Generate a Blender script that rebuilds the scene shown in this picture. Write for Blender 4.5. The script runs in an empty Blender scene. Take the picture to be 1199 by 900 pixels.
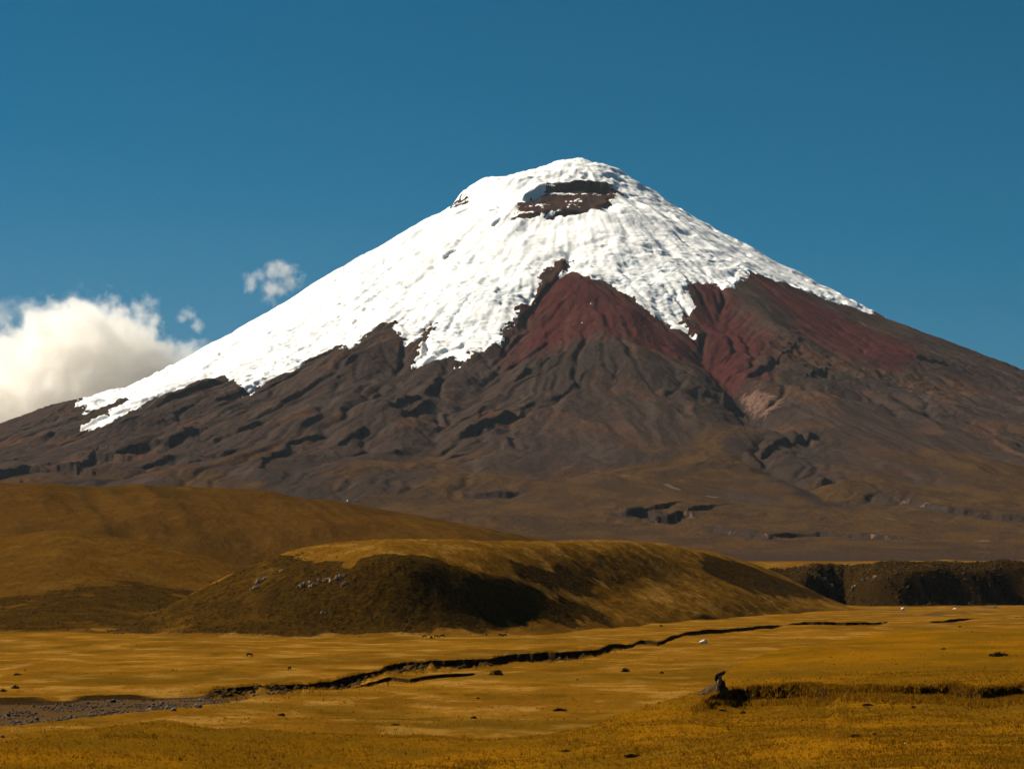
import bpy, bmesh, math, random, json
import numpy as np
from mathutils import Vector, Matrix, noise as mnoise

scene = bpy.context.scene
C = scene.collection
R = math.radians

# ---------------------------------------------------------------- camera
CAM_Z = 25.0
cam = bpy.data.objects.new('camera', bpy.data.cameras.new('camera'))
C.objects.link(cam)
cam.location = (0, 0, CAM_Z)
cam.rotation_euler = (R(90) + math.atan(230 / 3000), 0, 0)
cam.data.sensor_width = 36.0
cam.data.lens = 36.0 * 3000 / 1199
cam.data.clip_start = 1.0
cam.data.clip_end = 90000.0
scene.camera = cam

# ---------------------------------------------------------------- daylight: sun behind and left of the volcano's shoulder
SUN_EL, SUN_AZ = 42.0, -62.0            # azimuth from +Y, negative = west (left)
sd = Vector((math.sin(R(SUN_AZ)) * math.cos(R(SUN_EL)), math.cos(R(SUN_AZ)) * math.cos(R(SUN_EL)), math.sin(R(SUN_EL))))
sun = bpy.data.objects.new('sun', bpy.data.lights.new('sun', 'SUN'))
C.objects.link(sun)
sun.rotation_euler = sd.to_track_quat('Z', 'Y').to_euler()
sun.data.energy = 5.0
sun.data.angle = R(0.53)
sun.data.color = (1.0, 0.915, 0.775)

world = bpy.data.worlds.new('World'); scene.world = world
world.use_nodes = True
wn = world.node_tree.nodes; wl = world.node_tree.links
wn.clear()
sky = wn.new('ShaderNodeTexSky'); sky.sky_type = 'NISHITA'; sky.sun_disc = False
sky.sun_elevation = R(SUN_EL); sky.sun_rotation = R(SUN_AZ)
sky.altitude = 1100; sky.air_density = 0.6; sky.dust_density = 1.6; sky.ozone_density = 2.0
hs = wn.new('ShaderNodeHueSaturation'); hs.inputs['Hue'].default_value = 0.474; hs.inputs['Saturation'].default_value = 1.68; hs.inputs['Value'].default_value = 0.585
bg = wn.new('ShaderNodeBackground'); bg.inputs['Strength'].default_value = 0.05
wo = wn.new('ShaderNodeOutputWorld')
wl.new(sky.outputs[0], hs.inputs['Color']); wl.new(hs.outputs[0], bg.inputs['Color']); wl.new(bg.outputs[0], wo.inputs['Surface'])

vs = scene.view_settings
vs.view_transform = 'Standard'; vs.look = 'None'; vs.gamma = 1.0; vs.use_curve_mapping = False
vs.exposure = 0.80
scene.cycles.max_bounces = 16
scene.cycles.diffuse_bounces = 2
scene.cycles.volume_bounces = 14
scene.cycles.volume_step_rate = 1.0
scene.cycles.volume_max_steps = 256

# ---------------------------------------------------------------- noise and terrain functions (pure numpy)
_rng = np.random.RandomState(11)
_P = np.concatenate([_rng.permutation(256)] * 2).astype(np.int32)
_A = np.linspace(0, 2 * np.pi, 32, endpoint=False)
_GX, _GY = np.cos(_A).astype(np.float32), np.sin(_A).astype(np.float32)

def perlin(x, y, seed=0):
    x = np.asarray(x, np.float32) + seed * 17.37; y = np.asarray(y, np.float32) + seed * 9.13
    xf = np.floor(x); yf = np.floor(y)
    xi = xf.astype(np.int32) & 255; yi = yf.astype(np.int32) & 255
    fx = x - xf; fy = y - yf
    a = _P[xi]; b = _P[(xi + 1) & 255]
    def g(h, dx, dy):
        h = h & 31
        return _GX[h] * dx + _GY[h] * dy
    n00 = g(_P[(a + yi) & 255], fx, fy); n10 = g(_P[(b + yi) & 255], fx - 1, fy)
    n01 = g(_P[(a + yi + 1) & 255], fx, fy - 1); n11 = g(_P[(b + yi + 1) & 255], fx - 1, fy - 1)
    u = fx * fx * fx * (fx * (fx * 6 - 15) + 10); v = fy * fy * fy * (fy * (fy * 6 - 15) + 10)
    r = n00 + (n10 - n00) * u
    return 1.5 * (r + (n01 + (n11 - n01) * u - r) * v)

def fbm(x, y, octaves=4, gain=0.5, seed=0):
    s = 0; a = 1.0; f = 1.0
    for i in range(octaves):
        s = s + a * perlin(x * f, y * f, seed + i); a *= gain; f *= 2.03
    return s

def ridged(x, y, octaves=4, gain=0.5, seed=0):
    s = 0; a = 1.0; f = 1.0
    for i in range(octaves):
        s = s + a * (1 - np.abs(perlin(x * f, y * f, seed + i)) * 1.6); a *= gain; f *= 2.03
    return s

def sstep(a, b, x):
    t = np.clip((x - a) / (b - a), 0, 1)
    return t * t * (3 - 2 * t)

def pchip(dk, zk, d):
    """Heights along each bearing: dk, zk are (K, C) knots fitted to image coordinates, d is (R, C)."""
    h = np.maximum(dk[1:] - dk[:-1], 1e-3); s = (zk[1:] - zk[:-1]) / h
    m = np.zeros_like(zk)
    pr = s[1:] * s[:-1]
    m[1:-1] = np.where(pr > 0, 2 * pr / np.where(np.abs(s[1:] + s[:-1]) < 1e-9, 1e-9, s[1:] + s[:-1]), 0)
    m[0] = s[0]; m[-1] = s[-1]
    out = np.where(d < dk[0], zk[0] + (d - dk[0]) * m[0], zk[-1] + (d - dk[-1]) * m[-1])
    for k in range(len(h)):
        t = np.clip((d - dk[k]) / h[k], 0, 1)
        v = ((1 + 2 * t) * (1 - t) ** 2 * zk[k] + t * (1 - t) ** 2 * h[k] * m[k]
             + t * t * (3 - 2 * t) * zk[k + 1] + t * t * (t - 1) * h[k] * m[k + 1])
        out = np.where((d >= dk[k]) & (d <= dk[k + 1]), v, out)
    return out

def polydist(px, py, pts):
    """distance to a polyline, sign (+ = right-hand side when walking it), walked distance from its nearer end"""
    P = np.asarray(pts, float)
    best = np.full(px.shape, 1e12); sgn = np.zeros(px.shape); arc = np.zeros(px.shape); run = 0.0
    for (ax, ay), (bx, by) in zip(P[:-1], P[1:]):
        ex, ey = bx - ax, by - ay; L2 = ex * ex + ey * ey + 1e-9; ln = np.sqrt(L2)
        t = np.clip(((px - ax) * ex + (py - ay) * ey) / L2, 0, 1)
        qx = px - ax - t * ex; qy = py - ay - t * ey
        dd = qx * qx + qy * qy
        cr = ex * (py - ay) - ey * (px - ax)
        m = dd < best
        best = np.where(m, dd, best); sgn = np.where(m, -np.sign(cr), sgn); arc = np.where(m, run + t * ln, arc)
        run += ln
    return np.sqrt(best), sgn, np.minimum(arc, run - arc)

def polysd(px, py, pts):
    """signed distance to a closed outline, + inside"""
    P = np.asarray(pts, float); Q = np.roll(P, -1, 0)
    best = np.full(px.shape, 1e12); ins = np.zeros(px.shape, bool)
    for (ax, ay), (bx, by) in zip(P, Q):
        ex, ey = bx - ax, by - ay; L2 = ex * ex + ey * ey + 1e-9
        t = np.clip(((px - ax) * ex + (py - ay) * ey) / L2, 0, 1)
        best = np.minimum(best, (px - ax - t * ex) ** 2 + (py - ay - t * ey) ** 2)
        c = (ay > py) != (by > py)
        ins ^= c & (px < ex * (py - ay) / (ey if abs(ey) > 1e-9 else 1e-9) + ax)
    return np.where(ins, 1, -1) * np.sqrt(best)

def near(x, y, pts, pad):
    P = np.asarray(pts, float)
    lo = P.min(0) - pad; hi = P.max(0) + pad
    return (x > lo[0]) & (x < hi[0]) & (y > lo[1]) & (y < hi[1])

# ---- the volcano: a stratocone about its summit
SX, SY = 290.0, 12000.0
FRONT = [(0, 2000), (110, 1990), (230, 1945), (420, 1840), (1000, 1545), (2000, 1030), (3000, 690), (4000, 440), (5000, 258),
         (5500, 190), (6000, 138), (6500, 100), (7000, 77), (7600, 66), (8500, 52), (8900, 38), (9300, 4), (9600, -25), (10500, -50), (30000, -300)]

def cone(x, y, LEFT, RIGHT):
    dx, dy = x - SX, y - SY
    r = np.hypot(dx, dy) + 1e-6
    c = dx / r; s = dy / r
    zf = np.interp(r, *zip(*FRONT)); zl = np.interp(r, *zip(*LEFT)); zr = np.interp(r, *zip(*RIGHT))
    wl = sstep(0.15, 0.95, -c); wr = sstep(0.15, 0.95, c)
    return zf * (1 - wl - wr) + zl * wl + zr * wr, r, np.arctan2(dx, -dy)

def volcano_base(x, y, T):
    z, r, phi = cone(x, y, T['left'], T['right'])
    # radial ribs and gullies, strongest on the middle slopes
    w = fbm(x / 900, y / 900, 3, .5, 3) * .35
    amp = (.10 + .90 * sstep(1500, 2800, r)) * (1 - sstep(3800, 6200, r))
    rib = ridged(phi * 7 + w, r / 2600, 3, .5, 5) - 1.1
    z = z + 22 * amp * rib
    rib2 = ridged(phi * 21 + w * 2.2, r / 1500 + phi, 3, .55, 21) - 1.1
    z = z + 6 * amp * rib2
    low = sstep(2600, 4400, r)
    z = z + (1 - low) * fbm(x / 420, y / 420, 3, .5, 30) * 16 * sstep(200, 900, r)
    z = z + low * fbm(x / 700, y / 420, 3, .5, 33) * 13 * (1 - .75 * sstep(6300, 7200, r))
    return z, r, phi

def volcano_fine(x, y, r):
    """rough lava, below a hundred metres"""
    band = (.25 + .75 * sstep(1300, 2300, r)) * (1 - .85 * sstep(3300, 4900, r))
    q = ridged(x / 70, y / 110, 4, .55, 52) - 1.0
    rough = sstep(.0, .5, fbm(x / 500, y / 800, 2, .5, 57))
    return band * 5.0 * q * (.15 + rough) + fbm(x / 26, y / 32, 3, .6, 60) * (.7 + 1.5 * band)

def lines_height(x, y, T):
    """scarps, stream cuts, ridges and cliffs traced in image coordinates and projected onto the base terrain, in metres"""
    out = np.zeros(x.shape)
    for f in T['carve']:
        pts, amp, wid = f['p'], f['a'], f['w']
        m = near(x, y, pts, wid * 3)
        d, sg, e = polydist(x[m], y[m], pts)
        d = np.abs(d + fbm(x[m] / (wid * 1.3), y[m] / (wid * 1.3), 2, .5, 71) * wid * .25)
        out[m] += amp * np.exp(-(d / wid) ** (1.5 if amp < 0 else 2)) * (.15 + .85 * sstep(0, wid * 2, e))
    for f in T['scarp']:
        pts, h = f['p'], f['h'] * .5; L = max(45, 5 * f['h'])
        m = near(x, y, pts, L * 3)
        xx, yy = x[m], y[m]
        wob = fbm(xx / 40, yy / 40, 2, .6, 81) * min(11, f['h'] * .3)
        d, sg, e = polydist(xx + wob, yy + wob * .8, pts)
        sd = d * sg                                    # + on the low side
        taper = sstep(0, 60, e) * (.8 + .5 * fbm(xx / 70, yy / 70, 2, .5, 83))
        out[m] += -np.tanh(sd / 4.0) * h * np.exp(-d / L) * taper
    return out

# ---- the valley floor, by bearing u = x / y and distance d = y
def smooth_table(xs, ys, u):
    """monotone cubic through table knots derived from image coordinates"""
    xs = np.asarray(xs, float); ys = np.asarray(ys, float); u = np.clip(u, xs[0], xs[-1])
    h = np.diff(xs); s = np.diff(ys) / h
    m = np.zeros(len(xs)); pr = s[1:] * s[:-1]; sm = s[1:] + s[:-1]
    m[1:-1] = np.where(pr > 0, 2 * pr / np.where(np.abs(sm) < 1e-12, 1e-12, sm), 0)
    m[0] = s[0]; m[-1] = s[-1]
    i = np.clip(np.searchsorted(xs, u, side='right') - 1, 0, len(h) - 1)
    t = (u - xs[i]) / h[i]
    return ((1 + 2 * t) * (1 - t) ** 2 * ys[i] + t * (1 - t) ** 2 * h[i] * m[i]
            + t * t * (3 - 2 * t) * ys[i + 1] + t * t * (t - 1) * h[i] * m[i + 1])

def tb(t, u):
    return smooth_table([a for a, b in t], [b for a, b in t], u)

def gully_edge(u, G):
    return tb(G['gully'], u) + (perlin(u * 95, u * 0 + 3.3, 90) * 1.0 + perlin(u * 260, u * 0 + 1.7, 91) * .6 + perlin(u * 620, u * 0 + 9.7, 98) * .35) * 6

def lip_edge(u, G):
    return tb(G['lip'], u) + (perlin(u * 95, u * 0 + 5.3, 92) + perlin(u * 260, u * 0 + 2.7, 93) * .6) * 4

def bank_edge(u, G):
    return tb(G['bank'], u) + (perlin(u * 75, u * 0 + 8.3, 94) + perlin(u * 230, u * 0 + 4.7, 95) * .8) * 1.3

def ground_z(u, d, G, fine=True):
    x = u * d; y = d
    z = fbm(x / 95, y / 120, 4, .55, 100) * .9 + fbm(x / 210, y / 190, 2, .5, 107) * 1.5 * sstep(300, 520, d) * (1 - .6 * sstep(900, 1500, d)) + fbm(x / 26, y / 30, 2, .5, 104) * .13
    dt, ht, wt = tb(G['terrace'], u), tb(G['terrace_h'], u), tb(G['terrace_w'], u)
    dt = dt + perlin(u * 60, u * 0 + .7, 96) * 9
    t = 1 - sstep(0, 1, (d - dt) / wt + .25)
    z = z + ht * t
    db, hb = bank_edge(u, G), tb(G['bank_h'], u)
    z = z - hb * sstep(0, 1.2, db - d) * (1 - sstep(15, 170, db - d))
    dg, hg = gully_edge(u, G), tb(G['gully_h'], u) * (1 + .45 * perlin(u * 120, u * 0 + 6.1, 97) + .25 * perlin(u * 420, u * 0 + 3.1, 99))
    sd = dg - d
    z = z - hg * sstep(-.2, .9, sd) * np.clip(1 - sd / 85, 0, 1) ** 1.2
    dl, hl = lip_edge(u, G), tb(G['lip_h'], u)
    sd = dl - d
    z = z - hl * sstep(-.3, 1.4, sd) * np.clip(1 - sd / 60, 0, 1)
    hbd = tb(G['bed_h'], u)
    z = z - hbd * sstep(0, 6, tb(G['bed_far'], u) - d) * sstep(-4, 10, d - tb(G['bed_near'], u))
    r = np.hypot(x, y)
    z = z + 14.0 * np.exp(-(r / 105) ** 2)
    z = z + 3.5 * sstep(2250, 2600, d)
    if fine:
        nearw = 1 - sstep(500, 900, d)
        z = z + nearw * (fbm(x / 5, y / 6, 3, .6, 110) * .14)
    return z

def hill_tables(Hh, u):
    bs = np.array([c[0] for c in Hh]); K = len(Hh[0][1])
    def soft(v):
        # knots are eased over a few hundredths of bearing so no spur shows a crease
        uu = np.asarray(u, float)
        return sum(w * smooth_table(bs, v, uu + o) for o, w in ((-.008, .12), (-.004, .22), (0, .32), (.004, .22), (.008, .12)))
    dk = np.stack([soft([c[1][k][0] for c in Hh]) for k in range(K)])
    zk = np.stack([soft([c[1][k][1] for c in Hh]) for k in range(K)])
    return dk, zk

def hill_z(name, u, d, Hh):
    """u (C,), d (R, C)"""
    dk, zk = hill_tables(Hh, u)
    x = u * d; y = d
    if name == 'bank':                       # spurs and hollows along the bank
        w = sstep(-5, 30, d - dk[0]) * (1 - sstep(20, 120, d - dk[3]))
        z = pchip(dk, zk, d + w * (fbm((x + .7 * (d - dk[0])) / 60, x * 0 + .5, 3, .55, 126) * 22 - np.abs(perlin((x - .5 * (d - dk[0])) / 95, x * 0 + 2.5, 129)) * 16))
    else:
        z = pchip(dk, zk, d)
    env = sstep(0, 40, d - dk[0]) * (1 - sstep(0, 150, d - dk[3]))
    big = {'far': (210, 9.0), 'lobe': (130, 3.2), 'mid': (60, 1.3), 'bank': (70, 7.0)}[name]
    z = z + env * (fbm(x / big[0], y / (big[0] * 1.6), 3, .5, 120) * big[1] * (1 - (.55 if name == 'bank' else .93) * sstep(-big[0] * .9, 0, d - dk[3]))
                   + fbm(x / 9, y / 12, 3, .6, 124) * .55)
    if name == 'far': z = z + env * (fbm((x + y * .22) / 75, y / 700, 3, .5, 128) * 3.5) * (1 - .9 * sstep(-120, 0, d - dk[3]))
    return z

# ---- rain on the cone: many drops run downhill together, cutting gullies and dropping fans
def rain_erosion(h, drops, steps, rounds, seed=3, inertia=.25, capf=5.0, dep=.12, ero=.28, evap=.012):
    """h in cell units; returns the eroded sheet and the sheet of water passed"""
    rs = np.random.RandomState(seed)
    h = h.copy(); ny, nx = h.shape; flow = np.zeros(h.size)
    for _ in range(rounds):
        x = rs.uniform(2, nx - 3, drops); y = rs.uniform(2, ny - 3, drops)
        dx = np.zeros(drops); dy = np.zeros(drops); sp = np.ones(drops); wa = np.ones(drops); se = np.zeros(drops)
        for _s in range(steps):
            i = y.astype(np.int64); j = x.astype(np.int64); fy = y - i; fx = x - j
            k = i * nx + j; hf = h.ravel()
            a, b, c, d = hf[k], hf[k + 1], hf[k + nx], hf[k + nx + 1]
            gx = (b - a) * (1 - fy) + (d - c) * fy; gy = (c - a) * (1 - fx) + (d - b) * fx
            h0 = a * (1 - fx) * (1 - fy) + b * fx * (1 - fy) + c * (1 - fx) * fy + d * fx * fy
            dx = dx * inertia - gx * (1 - inertia); dy = dy * inertia - gy * (1 - inertia)
            ln = np.hypot(dx, dy) + 1e-9; dx /= ln; dy /= ln
            nxp = x + dx; nyp = y + dy
            ok = (nxp > 2) & (nxp < nx - 3) & (nyp > 2) & (nyp < ny - 3)
            if not ok.all():
                x, y, dx, dy, sp, wa, se, nxp, nyp, h0, k, fx, fy = [v[ok] for v in (x, y, dx, dy, sp, wa, se, nxp, nyp, h0, k, fx, fy)]
            i2 = nyp.astype(np.int64); j2 = nxp.astype(np.int64); gy2 = nyp - i2; gx2 = nxp - j2; k2 = i2 * nx + j2
            h1 = hf[k2] * (1 - gx2) * (1 - gy2) + hf[k2 + 1] * gx2 * (1 - gy2) + hf[k2 + nx] * (1 - gx2) * gy2 + hf[k2 + nx + 1] * gx2 * gy2
            dh = h1 - h0
            cap = np.maximum(-dh, .01) * sp * wa * capf
            up = dh > 0
            put = np.where(up, np.minimum(dh, se), np.where(se > cap, (se - cap) * dep, -np.minimum((cap - se) * ero, np.maximum(-dh, 0) * .5)))
            put = np.clip(put, -.03, .06)
            se = se - put
            for off, w in ((0, (1 - fx) * (1 - fy)), (1, fx * (1 - fy)), (nx, (1 - fx) * fy), (nx + 1, fx * fy)):
                hf += np.bincount(k + off, put * w, minlength=hf.size)
            flow += np.bincount(k, wa, minlength=flow.size)
            sp = np.sqrt(np.clip(sp * sp - dh * 1.2, .05, 9)); wa = wa * (1 - evap)
            x, y = nxp, nyp
    return h, flow.reshape(h.shape)

def box_blur(a, n=1):
    for _ in range(n):
        p = np.pad(a, 1, mode='edge')
        a = (p[:-2, 1:-1] + 2 * p[1:-1, 1:-1] + p[2:, 1:-1]) / 4
        p = np.pad(a, 1, mode='edge')
        a = (p[1:-1, :-2] + 2 * p[1:-1, 1:-1] + p[1:-1, 2:]) / 4
    return a

def grid_sample(a, x0, y0, cell, X, Y):
    fx = np.clip((X - x0) / cell, 0, a.shape[1] - 1.001); fy = np.clip((Y - y0) / cell, 0, a.shape[0] - 1.001)
    j = fx.astype(int); i = fy.astype(int); fx = fx - j; fy = fy - i
    return (a[i, j] * (1 - fx) + a[i, j + 1] * fx) * (1 - fy) + (a[i + 1, j] * (1 - fx) + a[i + 1, j + 1] * fx) * fy

# ---------------------------------------------------------------- image coordinates converted to metres (map x, y) and fan tables (bearing x/y, distance)
DATA = {'spots': {'bush': [[0.04392, 730.0, 2.4], [-0.0058, 690.0, 3.2], [-0.02867, 777.0, 2.3], [0.05817, 716.0, 1.2], [0.05792, 1427.0, 1.9], [0.18852, 583.0, 3.9], [0.01837, 532.0,
2.8], [-0.04517, 450.0, 1.5], [-0.01473, 500.0, 1.2], [0.021, 326.0, 1.1], [0.04645, 303.0, 1.8], [0.13349, 298.0, 1.6], [0.14044, 313.0, 0.626], [0.15578, 401.0, 0.802],
[-0.08921, 495.0, 1.3], [0.17408, 1399.0, 1.9], [0.02535, 675.0, 0.675], [-0.19206, 694.0, 2.1], [-0.19727, 594.0, 1.4], [-0.19265, 612.0, 1.8], [-0.01308, 570.0, 0.76], [0.16767,
627.0, 1.0], [0.08955, 426.0, 0.994], [0.08128, 425.0, 1.3], [0.13758, 411.0, 1.6]], 'cow': [[-0.10197, 868.0, 0], [-0.03401, 1124.0, 1], [-0.03135, 1112.0, 2], [-0.02936,
1125.0, 3], [-0.02704, 1146.3, 4], [-0.00448, 1179.6, 5], [-0.00282, 1183.7, 6], [-0.08635, 719.0, 7]], 'boulder': [[0.07448, 1025.0, 2.7], [0.15192, 2212.0, 3.7], [-0.12168,
510.0, 1.5], [-0.13127, 499.0, 0.998], [-0.19733, 412.0, 0.68667], [0.15231, 280.0, 0.37333], [-0.1336, 525.0, 0.875], [0.17218, 2259.0, 3.0], [0.18747, 2341.0, 3.1]], 'pinnacle': [0.08033,
451.0]}, 'huts': [[-442.0, 6928.0], [-423.0, 6920.0]], 'scrub': {'mid': [[[-192.8, 1212.0], [-205.2, 1334.0], [-210.6, 1512.0], [-155.4, 1301.1], [-130.4, 1310.6], [-120.3,
1318.8], [-109.5, 1294.0], [-92.4, 1266.0], [-82.3, 1240.0], [-70.3, 1248.0], [-53.8, 1250.0], [-37.6, 1262.0], [-16.8, 1278.0], [18.6, 1384.0], [43.1, 1434.0], [57.6, 1440.0],
[17.3, 1284.0], [-15.8, 1204.0], [-46.7, 1178.0], [-77.6, 1172.0], [-116.9, 1176.0]], [[3.5, 1420.0], [52.6, 1622.0], [48.4, 1524.0], [18.8, 1394.0], [0.2, 1346.0]], [[154.5,
2106.0], [199.5, 2218.0], [246.1, 2310.0], [313.2, 2446.0], [233.6, 2128.0], [195.7, 2028.0], [165.2, 1984.0], [148.7, 1984.0]]], 'thin': [[[52.1, 1730.0], [101.3, 1898.0],
[143.0, 1996.0], [123.6, 1810.0], [92.7, 1738.0], [20.6, 1526.0]]], 'lobe': [[[-378.7, 1426.0], [-280.0, 1406.0], [-258.8, 1444.0], [-201.8, 1520.0], [-157.7, 1534.0], [-157.6,
1358.0], [-187.6, 1230.0], [-244.7, 1230.0], [-327.4, 1234.0]]]}, 'volcano': {'left': [[0.0, 2000.0], [60.0, 2003.5], [100.0, 1991.8], [140.0, 1970.9], [180.0, 1957.2], [220.0,
1940.4], [260.0, 1926.0], [300.0, 1918.0], [340.0, 1908.4], [380.0, 1898.1], [420.0, 1891.6], [460.0, 1888.6], [500.0, 1870.9], [540.0, 1830.2], [580.0, 1771.3], [640.0, 1728.2],
[720.0, 1692.6], [800.0, 1647.3], [880.0, 1604.0], [960.0, 1557.0], [1040.0, 1517.2], [1120.0, 1465.3], [1200.0, 1408.5], [1280.0, 1353.8], [1360.0, 1293.3], [1440.0, 1238.9],
[1520.0, 1191.6], [1600.0, 1149.5], [1680.0, 1098.6], [1760.0, 1065.3], [1840.0, 1021.4], [1920.0, 973.4], [2000.0, 935.6], [2080.0, 891.9], [2160.0, 859.1], [2240.0, 835.7],
[2320.0, 821.1], [2400.0, 782.0], [2480.0, 765.5], [2560.0, 748.8], [2640.0, 712.0], [2720.0, 680.4], [2800.0, 656.7], [2880.0, 632.7], [2960.0, 609.1], [3040.0, 578.9], [3120.0,
547.1], [3200.0, 511.9], [3280.0, 474.2], [4000.0, 374.1], [5000.0, 204.1], [6000.0, 96.1], [7000.0, 47.1], [8500.0, 25.4], [10500.0, -76.6], [30000.0, -326.6]], 'right': [[0.0,
2000.0], [60.0, 1996.8], [100.0, 1984.7], [140.0, 1970.0], [180.0, 1961.6], [220.0, 1942.4], [260.0, 1918.3], [300.0, 1893.4], [340.0, 1867.4], [380.0, 1841.8], [420.0, 1816.2],
[460.0, 1791.5], [500.0, 1766.8], [540.0, 1740.9], [580.0, 1717.2], [640.0, 1683.1], [720.0, 1636.5], [800.0, 1594.0], [880.0, 1538.5], [960.0, 1486.9], [1040.0, 1441.9],
[1120.0, 1398.9], [1200.0, 1353.7], [1280.0, 1312.7], [1360.0, 1276.8], [1440.0, 1231.2], [1520.0, 1189.7], [1600.0, 1152.2], [1680.0, 1121.8], [1760.0, 1089.9], [1840.0,
1059.5], [1920.0, 1027.2], [2000.0, 989.4], [2080.0, 952.5], [2160.0, 921.3], [2240.0, 891.5], [2320.0, 861.2], [2400.0, 815.6], [2480.0, 775.3], [2560.0, 731.1], [2640.0,
691.9], [2720.0, 683.5], [4000.0, 406.0], [5000.0, 228.5], [6000.0, 113.1], [7000.0, 55.3], [8500.0, 30.3], [10500.0, -71.7], [30000.0, -321.7]], 'carve': [{'p': [[704.1,
9896.0], [755.1, 9584.0], [799.2, 9248.0], [823.1, 8784.0], [820.0, 8368.0]], 'a': -62, 'w': 75}, {'p': [[820.0, 8368.0], [767.5, 8056.0], [775.1, 7608.0], [865.0, 7200.0],
[943.4, 6984.0], [1028.2, 6704.0]], 'a': -26, 'w': 55}, {'p': [[197.5, 10608.0], [308.4, 10168.0], [387.9, 9464.0], [407.3, 8800.0]], 'a': 45, 'w': 230}, {'p': [[170.6, 10488.0],
[76.7, 10176.0], [1.6, 9728.0], [-120.5, 9128.0], [-226.8, 8544.0], [-308.7, 7744.0]], 'a': -42, 'w': 95}, {'p': [[-506.2, 10248.0], [-557.2, 9824.0], [-672.4, 9168.0], [-789.7,
8464.0]], 'a': 32, 'w': 110}, {'p': [[-400.5, 9848.0], [-413.7, 9552.0], [-429.5, 8896.0]], 'a': -22, 'w': 60}, {'p': [[1187.1, 8872.0], [1275.8, 8672.0], [1433.1, 8576.0],
[1712.6, 8688.0]], 'a': -16, 'w': 80}, {'p': [[774.8, 10480.0], [791.2, 10032.0], [797.8, 9520.0]], 'a': -30, 'w': 120}, {'p': [[964.3, 10632.0], [1023.3, 10168.0], [1107.3,
9720.0]], 'a': 28, 'w': 110}, {'p': [[-1591.4, 9504.0], [-1657.8, 9208.0], [-1698.8, 8640.0]], 'a': -25, 'w': 90}, {'p': [[-1124.9, 9968.0], [-1260.9, 9448.0], [-1376.3, 8784.0]],
'a': 22, 'w': 100}], 'scarp': [{'p': [[32.6, 11392.0], [129.3, 11480.0], [234.4, 11520.0], [389.9, 11536.0], [473.8, 11504.0]], 'h': 51.7}, {'p': [[47.1, 11208.0], [152.2,
11184.0], [340.4, 11192.0]], 'h': 20.2}, {'p': [[-95.6, 11600.0], [21.4, 11552.0], [158.9, 11664.0]], 'h': 6.3}, {'p': [[-1686.6, 7912.0], [-1610.2, 8056.0], [-1552.0, 8216.0],
[-1364.6, 7984.0], [-1369.1, 8384.0], [-1292.3, 8304.0], [-1248.5, 8456.0], [-1213.8, 8528.0], [-1142.3, 8504.0], [-1109.5, 8600.0], [-1086.6, 8808.0]], 'h': 37.5}, {'p': [[-1462.4,
7704.0], [-1318.1, 7656.0], [-1226.3, 7672.0]], 'h': 13.8}, {'p': [[-1202.3, 7968.0], [-1152.7, 7992.0], [-1115.0, 8104.0], [-1054.8, 8160.0]], 'h': 21.8}, {'p': [[-943.7,
8632.0], [-900.2, 8712.0], [-849.9, 8792.0]], 'h': 31.4}, {'p': [[-985.0, 9088.0], [-895.1, 9160.0]], 'h': 16.4}, {'p': [[-851.7, 9120.0], [-768.4, 9216.0], [-701.9, 9232.0]],
'h': 18.6}, {'p': [[-751.1, 7648.0], [-767.1, 7944.0], [-745.3, 8080.0], [-710.4, 8112.0], [-723.9, 8264.0], [-685.8, 8336.0], [-594.2, 8416.0]], 'h': 21.9}, {'p': [[-1709.0,
8720.0], [-1663.7, 8912.0]], 'h': 15.9}, {'p': [[-1943.0, 10272.0], [-1794.6, 10072.0]], 'h': 22.9}, {'p': [[-1765.7, 9456.0], [-1677.2, 9488.0]], 'h': 21.3}, {'p': [[-417.8,
8656.0], [-361.8, 8840.0], [-307.5, 8976.0]], 'h': 31.8}, {'p': [[-371.6, 8592.0], [-319.6, 8736.0], [-276.2, 8936.0]], 'h': 31.5}, {'p': [[-304.2, 8968.0], [-255.5, 9376.0]],
'h': 24.8}, {'p': [[-174.7, 8240.0], [-129.8, 8360.0], [-83.8, 8504.0], [-35.7, 8544.0], [30.0, 8568.0]], 'h': 41.8}, {'p': [[-247.2, 8096.0], [-163.3, 8224.0]], 'h': 14.7},
{'p': [[-201.6, 7800.0], [-131.5, 7960.0]], 'h': 14.2}, {'p': [[-159.8, 8048.0], [-106.6, 8088.0]], 'h': 10.9}, {'p': [[1.5, 9168.0], [85.6, 9304.0]], 'h': 24.9}, {'p': [[13.0,
8640.0], [95.7, 8808.0]], 'h': 15.7}, {'p': [[-114.8, 8696.0], [-63.7, 8864.0]], 'h': 19.8}, {'p': [[-569.3, 8144.0], [-518.4, 8328.0], [-462.5, 8472.0]], 'h': 18.7}, {'p': [[-127.9,
7040.0], [-75.9, 7008.0], [-15.2, 7000.0], [38.7, 7032.0]], 'h': 22.1}, {'p': [[-386.5, 8016.0], [-333.7, 8096.0]], 'h': 18.1}, {'p': [[694.7, 9056.0], [743.8, 8992.0], [794.2,
8952.0]], 'h': 44.6}, {'p': [[791.7, 9024.0], [848.5, 8744.0]], 'h': 28.0}, {'p': [[846.0, 9352.0], [941.7, 9464.0], [1007.0, 9632.0], [1054.1, 9592.0]], 'h': 30.0}, {'p': [[1074.8,
9384.0], [1191.6, 9616.0]], 'h': 25.6}, {'p': [[765.8, 7928.0], [844.0, 8144.0], [915.4, 8224.0], [1002.2, 8328.0]], 'h': 29.4}, {'p': [[701.8, 7952.0], [731.4, 7816.0], [769.7,
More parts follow.
